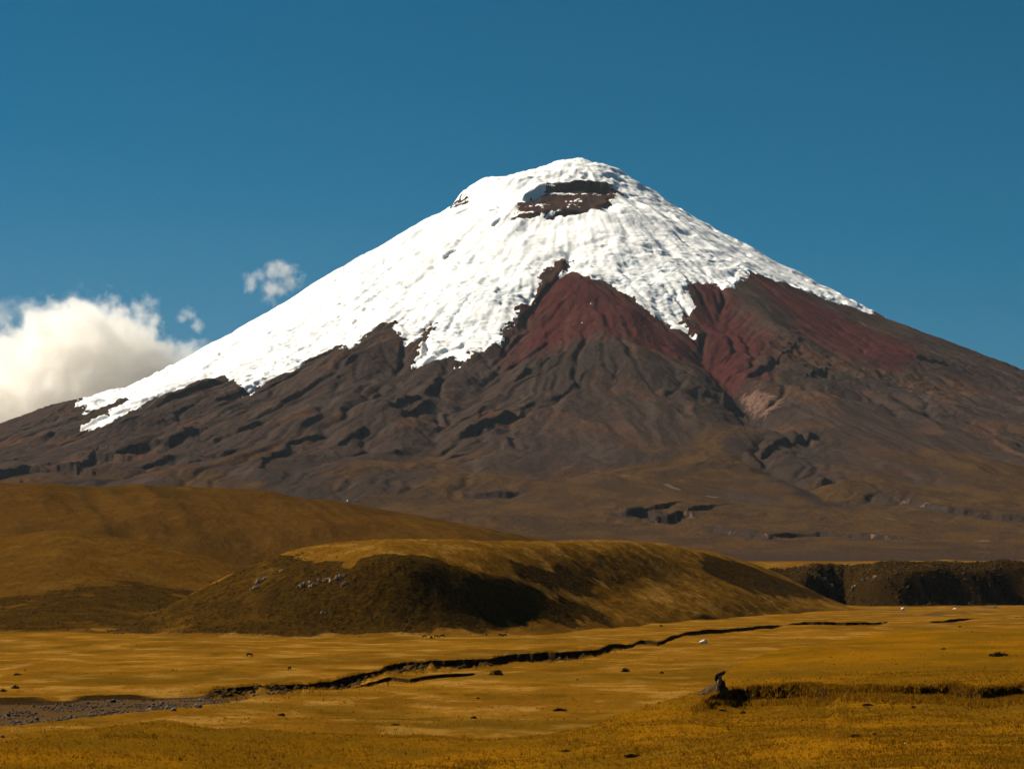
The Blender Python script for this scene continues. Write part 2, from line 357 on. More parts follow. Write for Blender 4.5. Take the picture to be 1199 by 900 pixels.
7680.0]], 'h': 28.1}, {'p': [[894.6, 8064.0], [915.4, 7920.0]], 'h': 18.0}, {'p': [[879.7, 7320.0], [926.3, 7400.0]], 'h': 29.8}, {'p': [[889.1, 7144.0], [941.5, 7056.0]],
'h': 16.0}, {'p': [[787.4, 9664.0], [847.4, 9720.0]], 'h': 21.8}, {'p': [[634.2, 8688.0], [677.4, 8648.0]], 'h': 19.5}, {'p': [[1058.6, 9576.0], [1207.2, 9488.0], [1379.2,
9368.0]], 'h': 14.9}, {'p': [[1563.1, 10144.0], [1788.4, 10272.0]], 'h': 18.4}, {'p': [[1214.0, 9072.0], [1378.4, 8960.0], [1576.1, 8896.0]], 'h': 12.1}, {'p': [[-1101.5,
9432.0], [-970.0, 9688.0]], 'h': 25.8}, {'p': [[-1345.3, 9600.0], [-1118.4, 9912.0]], 'h': 26.3}, {'p': [[-1657.8, 9208.0], [-1532.3, 9376.0]], 'h': 20.9}, {'p': [[-1495.8,
9344.0], [-1284.7, 9392.0]], 'h': 16.9}, {'p': [[1660.8, 8720.0], [1804.7, 8576.0]], 'h': 15.6}, {'p': [[-651.6, 9528.0], [-567.9, 9728.0]], 'h': 21.7}, {'p': [[-710.4, 8528.0],
[-614.7, 8784.0]], 'h': 15.6}, {'p': [[118.7, 8768.0], [278.2, 9192.0]], 'h': 12.1}, {'p': [[-509.7, 9000.0], [-457.8, 9160.0]], 'h': 20.4}, {'p': [[-1021.4, 8176.0], [-873.2,
8320.0]], 'h': 14.8}, {'p': [[253.0, 6520.0], [293.1, 6496.0], [344.9, 6576.0], [362.7, 6464.0], [399.3, 6464.0], [436.9, 6544.0], [458.5, 6480.0]], 'h': 29.3}, {'p': [[478.6,
6184.0], [506.9, 6080.0], [539.5, 5992.0], [588.8, 5888.0], [643.0, 5936.0], [718.0, 5984.0], [798.9, 5848.0], [894.3, 5712.0]], 'h': 17.9}, {'p': [[979.4, 7160.0], [1039.1,
7080.0], [1097.2, 7000.0], [1137.1, 6688.0], [1230.4, 6592.0], [1358.6, 6472.0]], 'h': 20.5}], 'snow': [[-1840.6, 10960.0], [-1747.5, 10328.0], [-1657.8, 9936.0], [-1609.6,
10048.0], [-1566.9, 10096.0], [-1572.2, 10536.0], [-1526.6, 9944.0], [-1545.1, 9648.0], [-1613.2, 9520.0], [-1559.8, 9448.0], [-1513.8, 9416.0], [-1468.1, 9464.0], [-1446.2,
9632.0], [-1391.3, 9696.0], [-1369.8, 9936.0], [-1307.6, 9992.0], [-1233.3, 10120.0], [-1165.8, 10120.0], [-1101.3, 9936.0], [-1051.4, 9752.0], [-1014.9, 9624.0], [-974.4,
9512.0], [-960.3, 9688.0], [-921.1, 9752.0], [-839.3, 9784.0], [-802.6, 10016.0], [-741.0, 10088.0], [-688.1, 10152.0], [-650.3, 9840.0], [-618.8, 9760.0], [-587.4, 9944.0],
[-551.1, 10192.0], [-515.2, 10288.0], [-489.9, 10264.0], [-467.8, 10160.0], [-434.6, 10024.0], [-404.4, 9864.0], [-373.3, 9912.0], [-336.9, 10112.0], [-318.7, 10176.0], [-323.1,
10000.0], [-357.7, 9760.0], [-375.8, 9560.0], [-319.3, 9592.0], [-265.9, 9632.0], [-234.0, 9648.0], [-195.8, 9520.0], [-160.2, 9672.0], [-118.8, 9728.0], [-73.4, 9752.0],
[-31.2, 9824.0], [-21.8, 10024.0], [25.4, 10104.0], [46.2, 10208.0], [95.2, 10328.0], [143.0, 10528.0], [209.2, 10656.0], [215.0, 10592.0], [194.9, 10472.0], [237.4, 10488.0],
[292.1, 10432.0], [373.7, 10368.0], [425.9, 10288.0], [504.9, 10216.0], [566.0, 10088.0], [637.4, 9992.0], [707.6, 9944.0], [683.7, 10080.0], [706.3, 10208.0], [731.6, 10320.0],
[716.4, 10448.0], [781.4, 10568.0], [842.9, 10584.0], [884.9, 10536.0], [913.8, 10544.0], [930.1, 10648.0], [991.9, 10736.0], [1017.2, 10888.0], [1100.5, 10920.0], [1230.0,
11000.0], [1335.0, 11048.0], [1451.0, 11088.0], [1538.3, 11104.0], [1603.6, 11120.0], [1568.2, 11264.0], [1739.4, 11656.0], [2600, 12300], [2600, 14000], [0, 15000], [-3000,
14200], [-2950, 12500]], 'crag': [[[20.9, 11304.0], [51.7, 11384.0], [94.1, 11424.0], [129.1, 11464.0], [176.0, 11504.0], [234.7, 11536.0], [312.5, 11544.0], [390.4, 11552.0],
[456.8, 11560.0], [477.4, 11496.0], [433.7, 11368.0], [369.1, 11264.0], [329.1, 11192.0], [275.6, 11160.0], [216.3, 11192.0], [152.2, 11184.0], [95.8, 11176.0], [50.7, 11168.0]],
[[-288.3, 11832.0], [-264.8, 11848.0], [-235.0, 11752.0], [-202.2, 11680.0], [-213.5, 11656.0], [-258.2, 11728.0]]], 'ice': [[[-367.3, 11000.0], [-258.2, 11064.0], [-89.2,
10848.0], [54.8, 10544.0], [18.8, 10176.0], [-97.1, 9832.0], [-261.6, 9832.0], [-369.3, 10256.0], [-335.6, 10592.0]], [[326.3, 10744.0], [475.6, 10856.0], [705.6, 11032.0],
[950.9, 10880.0], [763.2, 10560.0], [602.7, 10248.0], [434.9, 10336.0], [284.1, 10520.0]], [[-1074.7, 10720.0], [-817.0, 11104.0], [-524.7, 11208.0], [-355.8, 10664.0], [-555.2,
10392.0], [-757.7, 10312.0], [-966.8, 9984.0]], [[-31.7, 9960.0], [143.1, 10536.0], [199.2, 10696.0], [109.7, 10720.0], [-32.8, 10312.0], [-97.1, 9832.0]]], 'bits': [[[295.5,
10080.0], [313.6, 10120.0], [333.2, 10096.0], [308.0, 10048.0]], [[258.0, 9816.0], [276.5, 9888.0], [296.1, 9880.0], [270.7, 9800.0]]], 'red': [[[179.5, 10592.0], [127.7,
10432.0], [77.2, 10240.0], [21.6, 9904.0], [-4.8, 9592.0], [81.0, 9488.0], [210.1, 9584.0], [292.5, 9656.0], [450.2, 9576.0], [610.3, 9576.0], [689.8, 9568.0], [704.1, 9896.0],
[633.8, 9936.0], [557.4, 10056.0], [479.8, 10192.0], [349.1, 10360.0], [247.0, 10448.0]], [[720.5, 10456.0], [746.0, 10328.0], [712.0, 10192.0], [705.8, 9920.0], [662.9, 9640.0],
[747.0, 9288.0], [838.6, 9272.0], [918.8, 9456.0], [1013.6, 9912.0], [963.0, 10248.0], [916.5, 10496.0], [852.9, 10576.0], [780.2, 10552.0]], [[1006.8, 10856.0], [1042.6,
10704.0], [1080.4, 10552.0], [1130.5, 10368.0], [1190.3, 10144.0], [1279.5, 9920.0], [1459.3, 9904.0], [1634.6, 10168.0], [1621.6, 10520.0], [1487.0, 10560.0], [1372.7, 10768.0],
[1210.0, 10920.0], [1098.9, 10904.0]]], 'ash': [[[146.4, 8680.0], [305.6, 9096.0], [409.8, 9248.0], [531.7, 8816.0], [689.1, 8240.0], [710.9, 7600.0], [810.6, 7144.0], [662.1,
6616.0], [218.8, 6536.0], [-90.0, 6840.0], [1.3, 7800.0]], [[887.3, 8696.0], [1223.7, 9144.0], [1404.5, 8752.0], [1691.7, 8456.0], [1458.5, 6944.0], [1084.6, 7224.0], [992.9,
7624.0], [1040.8, 8304.0]]], 'pale': [[[825.4, 9264.0], [865.7, 9232.0], [917.7, 9136.0], [961.4, 8976.0], [928.4, 8808.0], [880.2, 8768.0], [850.1, 8760.0], [827.8, 8960.0],
[819.9, 9136.0]]], 'olive': [[[923.7, 10576.0], [983.8, 10688.0], [1021.2, 10560.0], [1051.0, 10304.0], [1047.1, 10008.0], [978.2, 10056.0], [935.4, 10320.0]]], 'flow': [[[-664.7,
6664.0], [-769.2, 7832.0], [-715.8, 8112.0], [-623.2, 7968.0], [-514.2, 7192.0], [-439.0, 7336.0], [-329.3, 7624.0], [-245.8, 7408.0], [-303.8, 7040.0], [-457.8, 6888.0],
[-571.8, 6880.0]], [[32.6, 9288.0], [320.2, 9520.0], [501.2, 9336.0], [702.8, 9120.0], [789.4, 8800.0], [716.8, 8568.0], [544.4, 9024.0], [307.5, 9152.0], [122.5, 9048.0]],
[[619.0, 9232.0], [947.2, 9424.0], [1279.3, 9552.0], [1553.5, 9672.0], [1235.8, 9232.0], [927.5, 9232.0]], [[674.8, 8072.0], [846.8, 8440.0], [1005.2, 8352.0], [979.9, 7824.0],
[867.0, 7216.0], [927.5, 6952.0], [831.0, 6920.0], [738.1, 7368.0]]], 'cliff': [[[253.0, 6520.0], [293.1, 6496.0], [344.9, 6576.0], [362.7, 6464.0], [399.3, 6464.0], [436.9,
6544.0], [458.5, 6480.0]], [[478.6, 6184.0], [506.9, 6080.0], [539.5, 5992.0], [588.8, 5888.0], [643.0, 5936.0], [718.0, 5984.0], [798.9, 5848.0], [894.3, 5712.0]], [[979.4,
7160.0], [1039.1, 7080.0], [1097.2, 7000.0], [1137.1, 6688.0], [1230.4, 6592.0], [1358.6, 6472.0]]], 'track': [[[423.2, 9336.0], [412.9, 9248.0], [374.5, 9144.0], [362.0,
9064.0], [368.5, 8856.0], [473.3, 8824.0], [589.5, 8800.0]], [[401.9, 8272.0], [247.7, 8200.0], [137.5, 8160.0]], [[102.7, 7600.0], [228.4, 7568.0], [364.5, 7264.0]], [[907.8,
6640.0], [999.7, 6520.0], [1075.7, 6456.0]]], 'patch': [[[430.3, 7152.0], [441.6, 7104.0], [457.4, 7056.0]], [[538.2, 7008.0], [553.9, 7000.0]], [[1043.2, 5768.0], [1062.4,
5768.0]]]}, 'ground': {'gully': [[-0.26483, 566.6], [-0.13235, 593.4], [-0.11579, 603.0], [-0.10023, 623.0], [-0.09626, 623.0], [-0.08169, 644.4], [-0.06612, 679.5], [-0.05287,
725.5], [-0.04725, 778.3], [-0.03398, 786.5], [-0.03133, 803.4], [-0.01741, 812.1], [-0.00282, 858.6], [0.00282, 889.2], [0.01343, 889.2], [0.03168, 922.1], [0.03997, 995.7],
[0.04595, 1022.9], [0.05093, 1098.0], [0.05657, 1066.7], [0.06222, 1185.0], [0.06919, 1287.0], [0.07982, 1332.9], [0.09974, 1435.3], [0.11469, 1554.7], [0.14623, 1554.7],
[0.15287, 1587.8], [0.16449, 1622.2], [0.17712, 1735.3], [0.19904, 1819.8], [0.26582, 2131.5]], 'gully_h': [[-0.11776, 0.0], [-0.11211, 1.3], [-0.10281, 1.5], [-0.09949, 1.2],
[-0.0975, 0.2], [-0.09484, 0.6], [-0.0862, 1.5], [-0.06627, 2.3], [-0.05631, 2.0], [-0.04966, 1.0], [-0.047, 2.1], [-0.03471, 2.0], [-0.03139, 0.8], [-0.02907, 2.0], [-0.01644,
2.6], [0.00017, 3.7], [0.01345, 3.7], [0.03006, 3.0], [0.04501, 3.4], [0.05332, 3.8], [0.06162, 3.2], [0.07325, 4.6], [0.07989, 5.0], [0.0965, 3.4], [0.10647, 4.6], [0.11975,
4.5], [0.14301, 2.8], [0.14699, 0.0], [0.16128, 0.0], [0.16626, 3.0], [0.17457, 4.5], [0.17955, 2.0], [0.18619, 0.8], [0.19915, 0.4]], 'lip': [[-0.26487, 619.9], [-0.07273,
634.9], [-0.0661, 650.8], [-0.05617, 667.4], [-0.04623, 684.9], [-0.0396, 667.4], [-0.03297, 691.0], [-0.02303, 709.8], [-0.01442, 722.9], [0.00017, 750.6], [0.26551, 975.2]],
'lip_h': [[-0.07125, 0.0], [-0.06627, 0.9], [-0.04966, 1.1], [-0.0397, 1.0], [-0.01977, 1.0], [-0.01445, 0.6], [-0.01146, 0.0]], 'terrace': [[-0.29729, 286.9], [-0.23133,
320.0], [-0.19832, 338.7], [-0.18181, 351.0], [-0.15538, 370.2], [-0.13223, 384.5], [-0.11235, 377.3], [-0.09248, 372.0], [-0.04946, 379.9], [0.00017, 370.5], [0.01671, 378.9],
[0.02995, 392.2], [0.0399, 414.5], [0.06642, 458.2], [0.07803, 493.4], [0.08304, 566.1], [0.09302, 668.8], [0.11628, 773.6], [0.1661, 904.1], [0.23253, 1045.2]], 'terrace_h': [[-0.26559,
4.2], [-0.15596, 4.6], [-0.09949, 3.6], [-0.05963, 2.4], [-0.01312, 2.6], [0.04003, 4.2], [0.07823, 5.6], [0.13304, 7.0], [0.26592, 8.4]], 'terrace_w': [[-0.26559, 24.0],
[-0.10613, 30.0], [-0.08952, 70.0], [0.00017, 60.0], [0.03339, 28.0], [0.07823, 24.0], [0.08986, 80.0], [0.26592, 160.0]], 'bank': [[-0.29778, 410.5], [0.05976, 401.0], [0.0697,
404.9], [0.07801, 443.9], [0.08299, 458.4], [0.08962, 473.1], [0.09956, 471.1], [0.11282, 467.1], [0.12275, 450.1], [0.13268, 437.3], [0.15255, 425.5], [0.16581, 428.9], [0.18237,
418.0], [0.19861, 420.5], [0.29833, 403.6]], 'bank_h': [[0.06328, 0.0], [0.07159, 0.35], [0.07989, 1.5], [0.08986, 2.9], [0.12142, 2.8], [0.1264, 1.6], [0.14965, 1.5], [0.18287,
2.2], [0.19915, 1.9], [0.29914, 1.9]], 'bed_far': [[-0.29785, 518.6], [-0.19855, 544.7], [-0.17207, 560.7], [-0.16215, 573.4], [-0.13235, 591.3], [-0.09922, 600.7], [-0.07935,
600.7], [-0.03296, 600.7]], 'bed_near': [[-0.29744, 392.8], [-0.19839, 461.7], [-0.17856, 475.7], [-0.13226, 506.2], [-0.11242, 537.3], [-0.09588, 572.5], [-0.08596, 603.2],
[-0.03296, 612.6]], 'bed_h': [[-0.2988, 1.1], [-0.13271, 1.0], [-0.09949, 0.6], [-0.08454, 0.0], [-0.03305, 0.0]]}, 'hills': {'far': [[-0.31541, [[2050, -8.0], [2350, 32.0],
[2650, 84.8], [3100, 130.1], [3700, 20.0], [4200, -30.0]]], [-0.21908, [[2050, -8.0], [2350, 32.0], [2650, 91.0], [3100, 135.2], [3700, 20.0], [4200, -30.0]]], [-0.19915,
[[2050, -8.0], [2350, 32.0], [2650, 94.5], [3100, 137.3], [3700, 20.0], [4200, -30.0]]], [-0.17922, [[2050, -8.0], [2350, 32.0], [2650, 95.4], [3100, 138.3], [3700, 20.0],
[4200, -30.0]]], [-0.15928, [[2050, -8.0], [2350, 32.0], [2650, 96.3], [3100, 138.3], [3700, 20.0], [4200, -30.0]]], [-0.13271, [[2050, -8.0], [2350, 30.0], [2650, 95.4],
[3100, 135.2], [3700, 20.0], [4200, -30.0]]], [-0.09949, [[2050, -8.0], [2350, 26.0], [2650, 92.8], [3100, 128.0], [3700, 20.0], [4200, -30.0]]], [-0.06627, [[2050, -8.0],
[2350, 20.0], [2650, 88.3], [3100, 117.7], [3700, 20.0], [4200, -30.0]]], [-0.03305, [[2050, -8.0], [2350, 16.0], [2650, 78.7], [3100, 101.2], [3700, 20.0], [4200, -30.0]]],
[0.00017, [[2050, -8.0], [2350, 12.0], [2650, 66.3], [3100, 81.6], [3700, 20.0], [4200, -30.0]]], [0.0201, [[2050, -8.0], [2350, 12.0], [2650, 58.4], [3100, 69.2], [3700,
20.0], [4200, -30.0]]], [0.04003, [[2050, -8.0], [2350, 12.0], [2650, 47.8], [3100, 55.8], [3700, 20.0], [4200, -30.0]]], [0.0666, [[2050, -8.0], [2350, 6.0], [2650, 32.9],
[3100, 37.3], [3700, 20.0], [4200, -30.0]]], [0.08654, [[2050, -8.0], [2350, 0.0], [2650, 21.5], [3100, 22.9], [3700, 20.0], [4200, -30.0]]]], 'lobe': [[-0.31541, [[1220,
-1.0], [1270, 2.5], [1480, 20.1], [1850, 44.6], [2270, 8.0], [2450, -25.0]]], [-0.21908, [[1215, -1.0], [1265, 2.5], [1480, 20.1], [1900, 54.0], [2320, 8.0], [2500, -25.0]]],
[-0.19915, [[1210, -1.0], [1260, 2.5], [1480, 21.1], [1900, 55.9], [2320, 8.0], [2500, -25.0]]], [-0.17922, [[1210, -1.0], [1260, 2.5], [1480, 23.0], [1900, 61.6], [2320,
8.0], [2500, -25.0]]], [-0.15928, [[1210, -1.0], [1260, 2.5], [1500, 23.0], [1900, 58.4], [2320, 8.0], [2500, -25.0]]], [-0.13271, [[1220, -1.0], [1270, 2.5], [1520, 20.0],
[1850, 48.9], [2270, 8.0], [2450, -25.0]]], [-0.11278, [[1260, -1.0], [1310, 2.5], [1520, 16.4], [1800, 39.3], [2220, 8.0], [2400, -25.0]]], [-0.09949, [[1300, -1.0], [1350,
2.5], [1520, 12.9], [1750, 32.0], [2170, 8.0], [2350, -25.0]]], [-0.08288, [[1350, -1.0], [1400, 2.5], [1500, 9.1], [1650, 21.7], [2070, 8.0], [2250, -25.0]]], [-0.05963,
[[1400, -1.0], [1450, 2.5], [1480, 4.4], [1560, 8.5], [1980, 8.0], [2160, -25.0]]]], 'mid': [[-0.17922, [[1235, -1.5], [1261, 1.6], [1266, -5.6], [1290, -7.9], [1550, 9.0],
[1710, -30.0]]], [-0.16593, [[1230, -1.5], [1256, 1.6], [1265, -2.2], [1292, -3.2], [1552, 9.0], [1712, -30.0]]], [-0.15264, [[1205, -1.5], [1231, 1.6], [1255, 1.3], [1290,
0.2], [1550, 9.0], [1710, -30.0]]], [-0.13935, [[1185, -1.5], [1211, 1.6], [1250, 7.6], [1290, 8.3], [1550, 9.0], [1710, -30.0]]], [-0.12274, [[1170, -1.5], [1196, 1.6], [1255,
15.0], [1300, 19.8], [1560, 9.0], [1720, -30.0]]], [-0.10946, [[1163, -1.5], [1189, 1.6], [1255, 21.7], [1305, 28.5], [1565, 9.0], [1725, -30.0]]], [-0.09949, [[1160, -1.5],
[1186, 1.6], [1255, 25.4], [1310, 33.7], [1570, 9.0], [1730, -30.0]]], [-0.08952, [[1158, -1.5], [1184, 1.6], [1250, 28.3], [1320, 39.0], [1580, 9.0], [1740, -30.0]]], [-0.07624,
[[1155, -1.5], [1181, 1.6], [1245, 30.4], [1345, 43.7], [1605, 9.0], [1765, -30.0]]], [-0.06627, [[1154, -1.5], [1180, 1.6], [1243, 32.8], [1365, 45.4], [1625, 9.0], [1785,
-30.0]]], [-0.05631, [[1154, -1.5], [1180, 1.6], [1240, 36.1], [1390, 46.7], [1650, 9.0], [1810, -30.0]]], [-0.04302, [[1154, -1.5], [1180, 1.6], [1242, 37.4], [1420, 48.1],
[1680, 9.0], [1840, -30.0]]], [-0.02973, [[1158, -1.5], [1184, 1.6], [1255, 35.0], [1460, 48.3], [1720, 9.0], [1880, -30.0]]], [-0.01312, [[1175, -1.5], [1201, 1.6], [1275,
28.4], [1520, 48.7], [1780, 9.0], [1940, -30.0]]], [0.00017, [[1205, -1.5], [1231, 1.6], [1330, 25.0], [1600, 49.4], [1860, 9.0], [2020, -30.0]]], [0.01345, [[1250, -1.5],
[1276, 1.6], [1400, 21.3], [1700, 50.9], [1960, 9.0], [2120, -30.0]]], [0.03006, [[1330, -1.5], [1356, 1.6], [1480, 15.2], [1840, 54.3], [2100, 9.0], [2260, -30.0]]], [0.04003,
[[1400, -1.5], [1426, 1.6], [1560, 14.7], [1900, 54.6], [2160, 9.0], [2320, -30.0]]], [0.05332, [[1480, -1.5], [1506, 1.6], [1680, 18.3], [2020, 55.2], [2280, 9.0], [2440,
-30.0]]], [0.07325, [[1640, -1.5], [1666, 1.6], [1860, 21.3], [2200, 51.3], [2460, 9.0], [2620, -30.0]]], [0.08986, [[1800, -1.5], [1826, 1.6], [2020, 21.0], [2320, 44.2],
[2580, 9.0], [2740, -30.0]]], [0.10314, [[1950, -1.5], [1976, 1.6], [2130, 17.2], [2380, 32.9], [2640, 9.0], [2800, -30.0]]], [0.11311, [[2050, -1.5], [2076, 1.6], [2210,
11.8], [2400, 21.0], [2660, 9.0], [2820, -30.0]]], [0.12806, [[2180, -1.5], [2206, 1.6], [2270, 2.4], [2400, 2.0], [2660, 9.0], [2820, -30.0]]], [0.13969, [[2230, -1.5], [2256,
1.6], [2290, -3.8], [2390, -7.4], [2650, 9.0], [2810, -30.0]]]], 'bank': [[0.0666, [[2450, -1.5], [2466, 1.5], [2520, 16.7], [2600, 35.3], [2900, 47.0], [3300, -30.0]]], [0.08654,
[[2420, -1.5], [2436, 1.5], [2500, 18.4], [2590, 38.7], [2890, 47.0], [3290, -30.0]]], [0.10314, [[2405, -1.5], [2421, 1.5], [2470, 21.7], [2580, 36.1], [2880, 47.0], [3280,
-30.0]]], [0.11145, [[2400, -1.5], [2416, 1.5], [2455, 25.0], [2570, 38.6], [2870, 47.0], [3270, -30.0]]], [0.11809, [[2410, -1.5], [2426, 1.5], [2460, 26.6], [2565, 42.9],
[2865, 47.0], [3265, -30.0]]], [0.12241, [[2440, -1.5], [2456, 1.5], [2500, 21.7], [2580, 41.3], [2880, 47.0], [3280, -30.0]]], [0.1254, [[2490, -1.5], [2506, 1.5], [2580,
16.5], [2650, 42.6], [2950, 47.0], [3350, -30.0]]], [0.12906, [[2500, -1.5], [2516, 1.5], [2590, 14.7], [2660, 42.6], [2960, 47.0], [3360, -30.0]]], [0.13271, [[2440, -1.5],
[2456, 1.5], [2520, 18.3], [2600, 42.2], [2900, 47.0], [3300, -30.0]]], [0.13703, [[2405, -1.5], [2421, 1.5], [2465, 25.0], [2560, 40.3], [2860, 47.0], [3260, -30.0]]], [0.14301,
[[2395, -1.5], [2411, 1.5], [2445, 32.3], [2540, 44.4], [2840, 47.0], [3240, -30.0]]], [0.15131, [[2393, -1.5], [2409, 1.5], [2440, 33.9], [2535, 45.2], [2835, 47.0], [3235,
-30.0]]], [0.15962, [[2392, -1.5], [2408, 1.5], [2435, 34.7], [2530, 41.8], [2830, 47.0], [3230, -30.0]]], [0.1729, [[2400, -1.5], [2416, 1.5], [2448, 34.7], [2530, 46.0],
[2830, 47.0], [3230, -30.0]]], [0.18287, [[2400, -1.5], [2416, 1.5], [2450, 34.7], [2530, 42.6], [2830, 47.0], [3230, -30.0]]], [0.19284, [[2405, -1.5], [2421, 1.5], [2460,
35.6], [2540, 46.9], [2840, 47.0], [3240, -30.0]]], [0.19915, [[2415, -1.5], [2431, 1.5], [2470, 34.0], [2545, 45.3], [2845, 47.0], [3245, -30.0]]], [0.21277, [[2410, -1.5],
[2426, 1.5], [2462, 34.8], [2546, 45.3], [2846, 47.0], [3246, -30.0]]], [0.26592, [[2420, -1.5], [2436, 1.5], [2475, 34.8], [2560, 44.5], [2860, 47.0], [3260, -30.0]]]]},
'outcrops': [['mid', -0.10018, 1240.0, 3.3], ['mid', -0.09854, 1250.0, 3.8], ['mid', -0.0959, 1254.0, 2.5], ['mid', -0.08224, 1228.0, 3.3], ['mid', -0.07993, 1230.0, 3.3],
['mid', -0.07726, 1226.0, 3.7], ['mid', -0.07428, 1228.0, 2.9], ['mid', -0.07196, 1228.0, 3.3], ['mid', -0.0693, 1226.0, 4.1], ['mid', -0.06664, 1226.0, 4.1], ['mid', -0.06497,
1220.0, 3.2], ['mid', -0.07355, 1202.0, 2.4], ['mid', -0.0896, 1260.0, 2.5], ['bank', 0.12083, 2530.0, 6.8], ['bank', 0.12346, 2526.0, 5.9], ['bank', 0.13341, 2506.0, 5.8],
['bank', 0.13777, 2490.0, 5.8], ['bank', 0.14145, 2472.0, 4.1]], 'clouds': [['large cream cumulus cloud rising behind the left flank of the volcano', 20300.0, [[-3651.1, 1826.6,
595.5, 135.3], [-3413.4, 1826.6, 622.5, 0.0], [-3243.5, 1826.6, 595.5, 0.0], [-3052.1, 1717.5, 541.3, -33.8], [-2903.2, 1758.4, 338.3, 0.0], [-3658.5, 1377.3, 812.0, 0.0],
[-4165.0, 1241.4, 812.0, 0.0], [-4001.7, 1649.4, 541.3, 135.3], [-3319.5, 1377.3, 812.0, 0.0], [-2946.5, 1377.3, 676.7, 0.0], [-4674.5, 1309.4, 812.0, 0.0], [-4462.0, 767.1,
1015.0, 0.0], [-3650.1, 767.1, 1015.0, 0.0], [-2907.4, 902.4, 879.7, 0.0]], 0.0062, 0.0062, 1.4, 0.27, 0.54, 1], ['low flat cream cloud bank touching the snow right of the large cumulus',
20300.0, [[-2678.0, 1649.4, 392.5, 0.0], [-2535.4, 1649.4, 378.9, 0.0], [-2778.4, 1513.3, 406.0, 0.0], [-2439.1, 1513.3, 406.0, 0.0], [-2606.1, 1241.4, 609.0, 0.0]], 0.005,
0.006, 1.4, 0.26, 0.6, 2], ['small ragged white cloud above the snowy left ridge', 20300.0, [[-1882.7, 2469.1, 189.5, 0.0], [-1902.3, 2345.8, 175.9, 0.0], [-1915.2, 2250.0,
121.8, 0.0], [-1773.5, 2421.2, 182.7, 0.0], [-1828.3, 2469.1, 175.9, 0.0], [-2079.7, 2407.5, 148.9, 0.0], [-2005.1, 2441.7, 108.3, 0.0]], 0.006, 0.0105, 2.1, 0.42, 1.0, 3],
['thin torn wisp at the upper right of the large cumulus', 20300.0, [[-2887.7, 2215.8, 148.9, 0.0], [-2934.4, 2127.0, 162.4, 0.0], [-2859.0, 2072.3, 135.3, 0.0], [-2989.4,
2181.7, 121.8, 0.0]], 0.0035, 0.009, 1.9, 0.4, 1.0, 4], ['faint tiny wisp standing in blue sky, upper of two', 20300.0, [[-2581.0, 2147.5, 128.6, 0.0], [-2621.4, 2106.5, 94.7,
0.0]], 0.0045, 0.013, 1.9, 0.42, 0.95, 5], ['faint tiny wisp standing in blue sky, lower of two', 20300.0, [[-2505.3, 2051.8, 101.5, 0.0], [-2512.4, 2086.0, 74.4, 0.0]], 0.006,
0.015, 1.6, 0.38, 0.9, 6], ['thin grey veil of cloud at the left picture edge', 20300.0, [[-4042.6, 2113.3, 230.1, 0.0], [-3845.8, 2140.6, 189.5, 0.0], [-4245.2, 2024.5, 311.3,
0.0], [-4073.7, 1922.1, 230.1, 0.0]], 0.0022, 0.006, 1.7, 0.36, 1.0, 7]]}

V = DATA['volcano']; G = DATA['ground']; HILLS = DATA['hills']

# ---------------------------------------------------------------- helpers
def tag(o, label=None, cat=None, group=None, kind=None):
    if label: o['label'] = label
    if cat: o['category'] = cat
    if group: o['group'] = group
    if kind: o['kind'] = kind
    return o

def link(name, me, material=None, parent=None):
    o = bpy.data.objects.new(name, me); C.objects.link(o)
    if material: me.materials.append(material)
    if parent: o.parent = parent
    return o

def empty(name, loc, rz=0):
    o = bpy.data.objects.new(name, None); C.objects.link(o)
    o.location = loc; o.rotation_euler = (0, 0, rz); o.empty_display_size = .5
    return o

def raw_mesh(name, verts, loops, starts, attrs=None):
    me = bpy.data.meshes.new(name)
    me.vertices.add(len(verts)); me.vertices.foreach_set('co', np.ascontiguousarray(verts, np.float32).ravel())
    me.loops.add(len(loops)); me.loops.foreach_set('vertex_index', np.ascontiguousarray(loops, np.int32))
    me.polygons.add(len(starts)); me.polygons.foreach_set('loop_start', np.ascontiguousarray(starts, np.int32))
    me.update(calc_edges=True)
    for k, a in (attrs or {}).items():
        at = me.attributes.new(k, 'FLOAT_COLOR', 'POINT')
        at.data.foreach_set('color', np.ascontiguousarray(a, np.float32).ravel())
    me.shade_smooth()
    return me

def grid_mesh(name, X, Y, Z, attrs=None, keep=None):
    """(R, C) sheets of coordinates to a quad mesh; keep = mask of vertices whose quads stay"""
    r, c = X.shape
    idx = np.arange(r * c).reshape(r, c)
    q = np.stack([idx[:-1, :-1], idx[:-1, 1:], idx[1:, 1:], idx[1:, :-1]], -1).reshape(-1, 4)
    v = np.stack([X, Y, Z], -1).reshape(-1, 3)
    at = {k: a.reshape(-1, 4) for k, a in (attrs or {}).items()}
    if keep is not None:
        kf = keep.ravel()[q].all(1); q = q[kf]
        used = np.zeros(r * c, bool); used[q.ravel()] = True
        remap = np.cumsum(used) - 1
        v = v[used]; q = remap[q]; at = {k: a[used] for k, a in at.items()}
    return raw_mesh(name, v, q.ravel(), np.arange(len(q)) * 4, at)

def rgba(*a):
    return np.stack([np.broadcast_to(np.asarray(i, np.float32), a[0].shape) for i in a], -1)

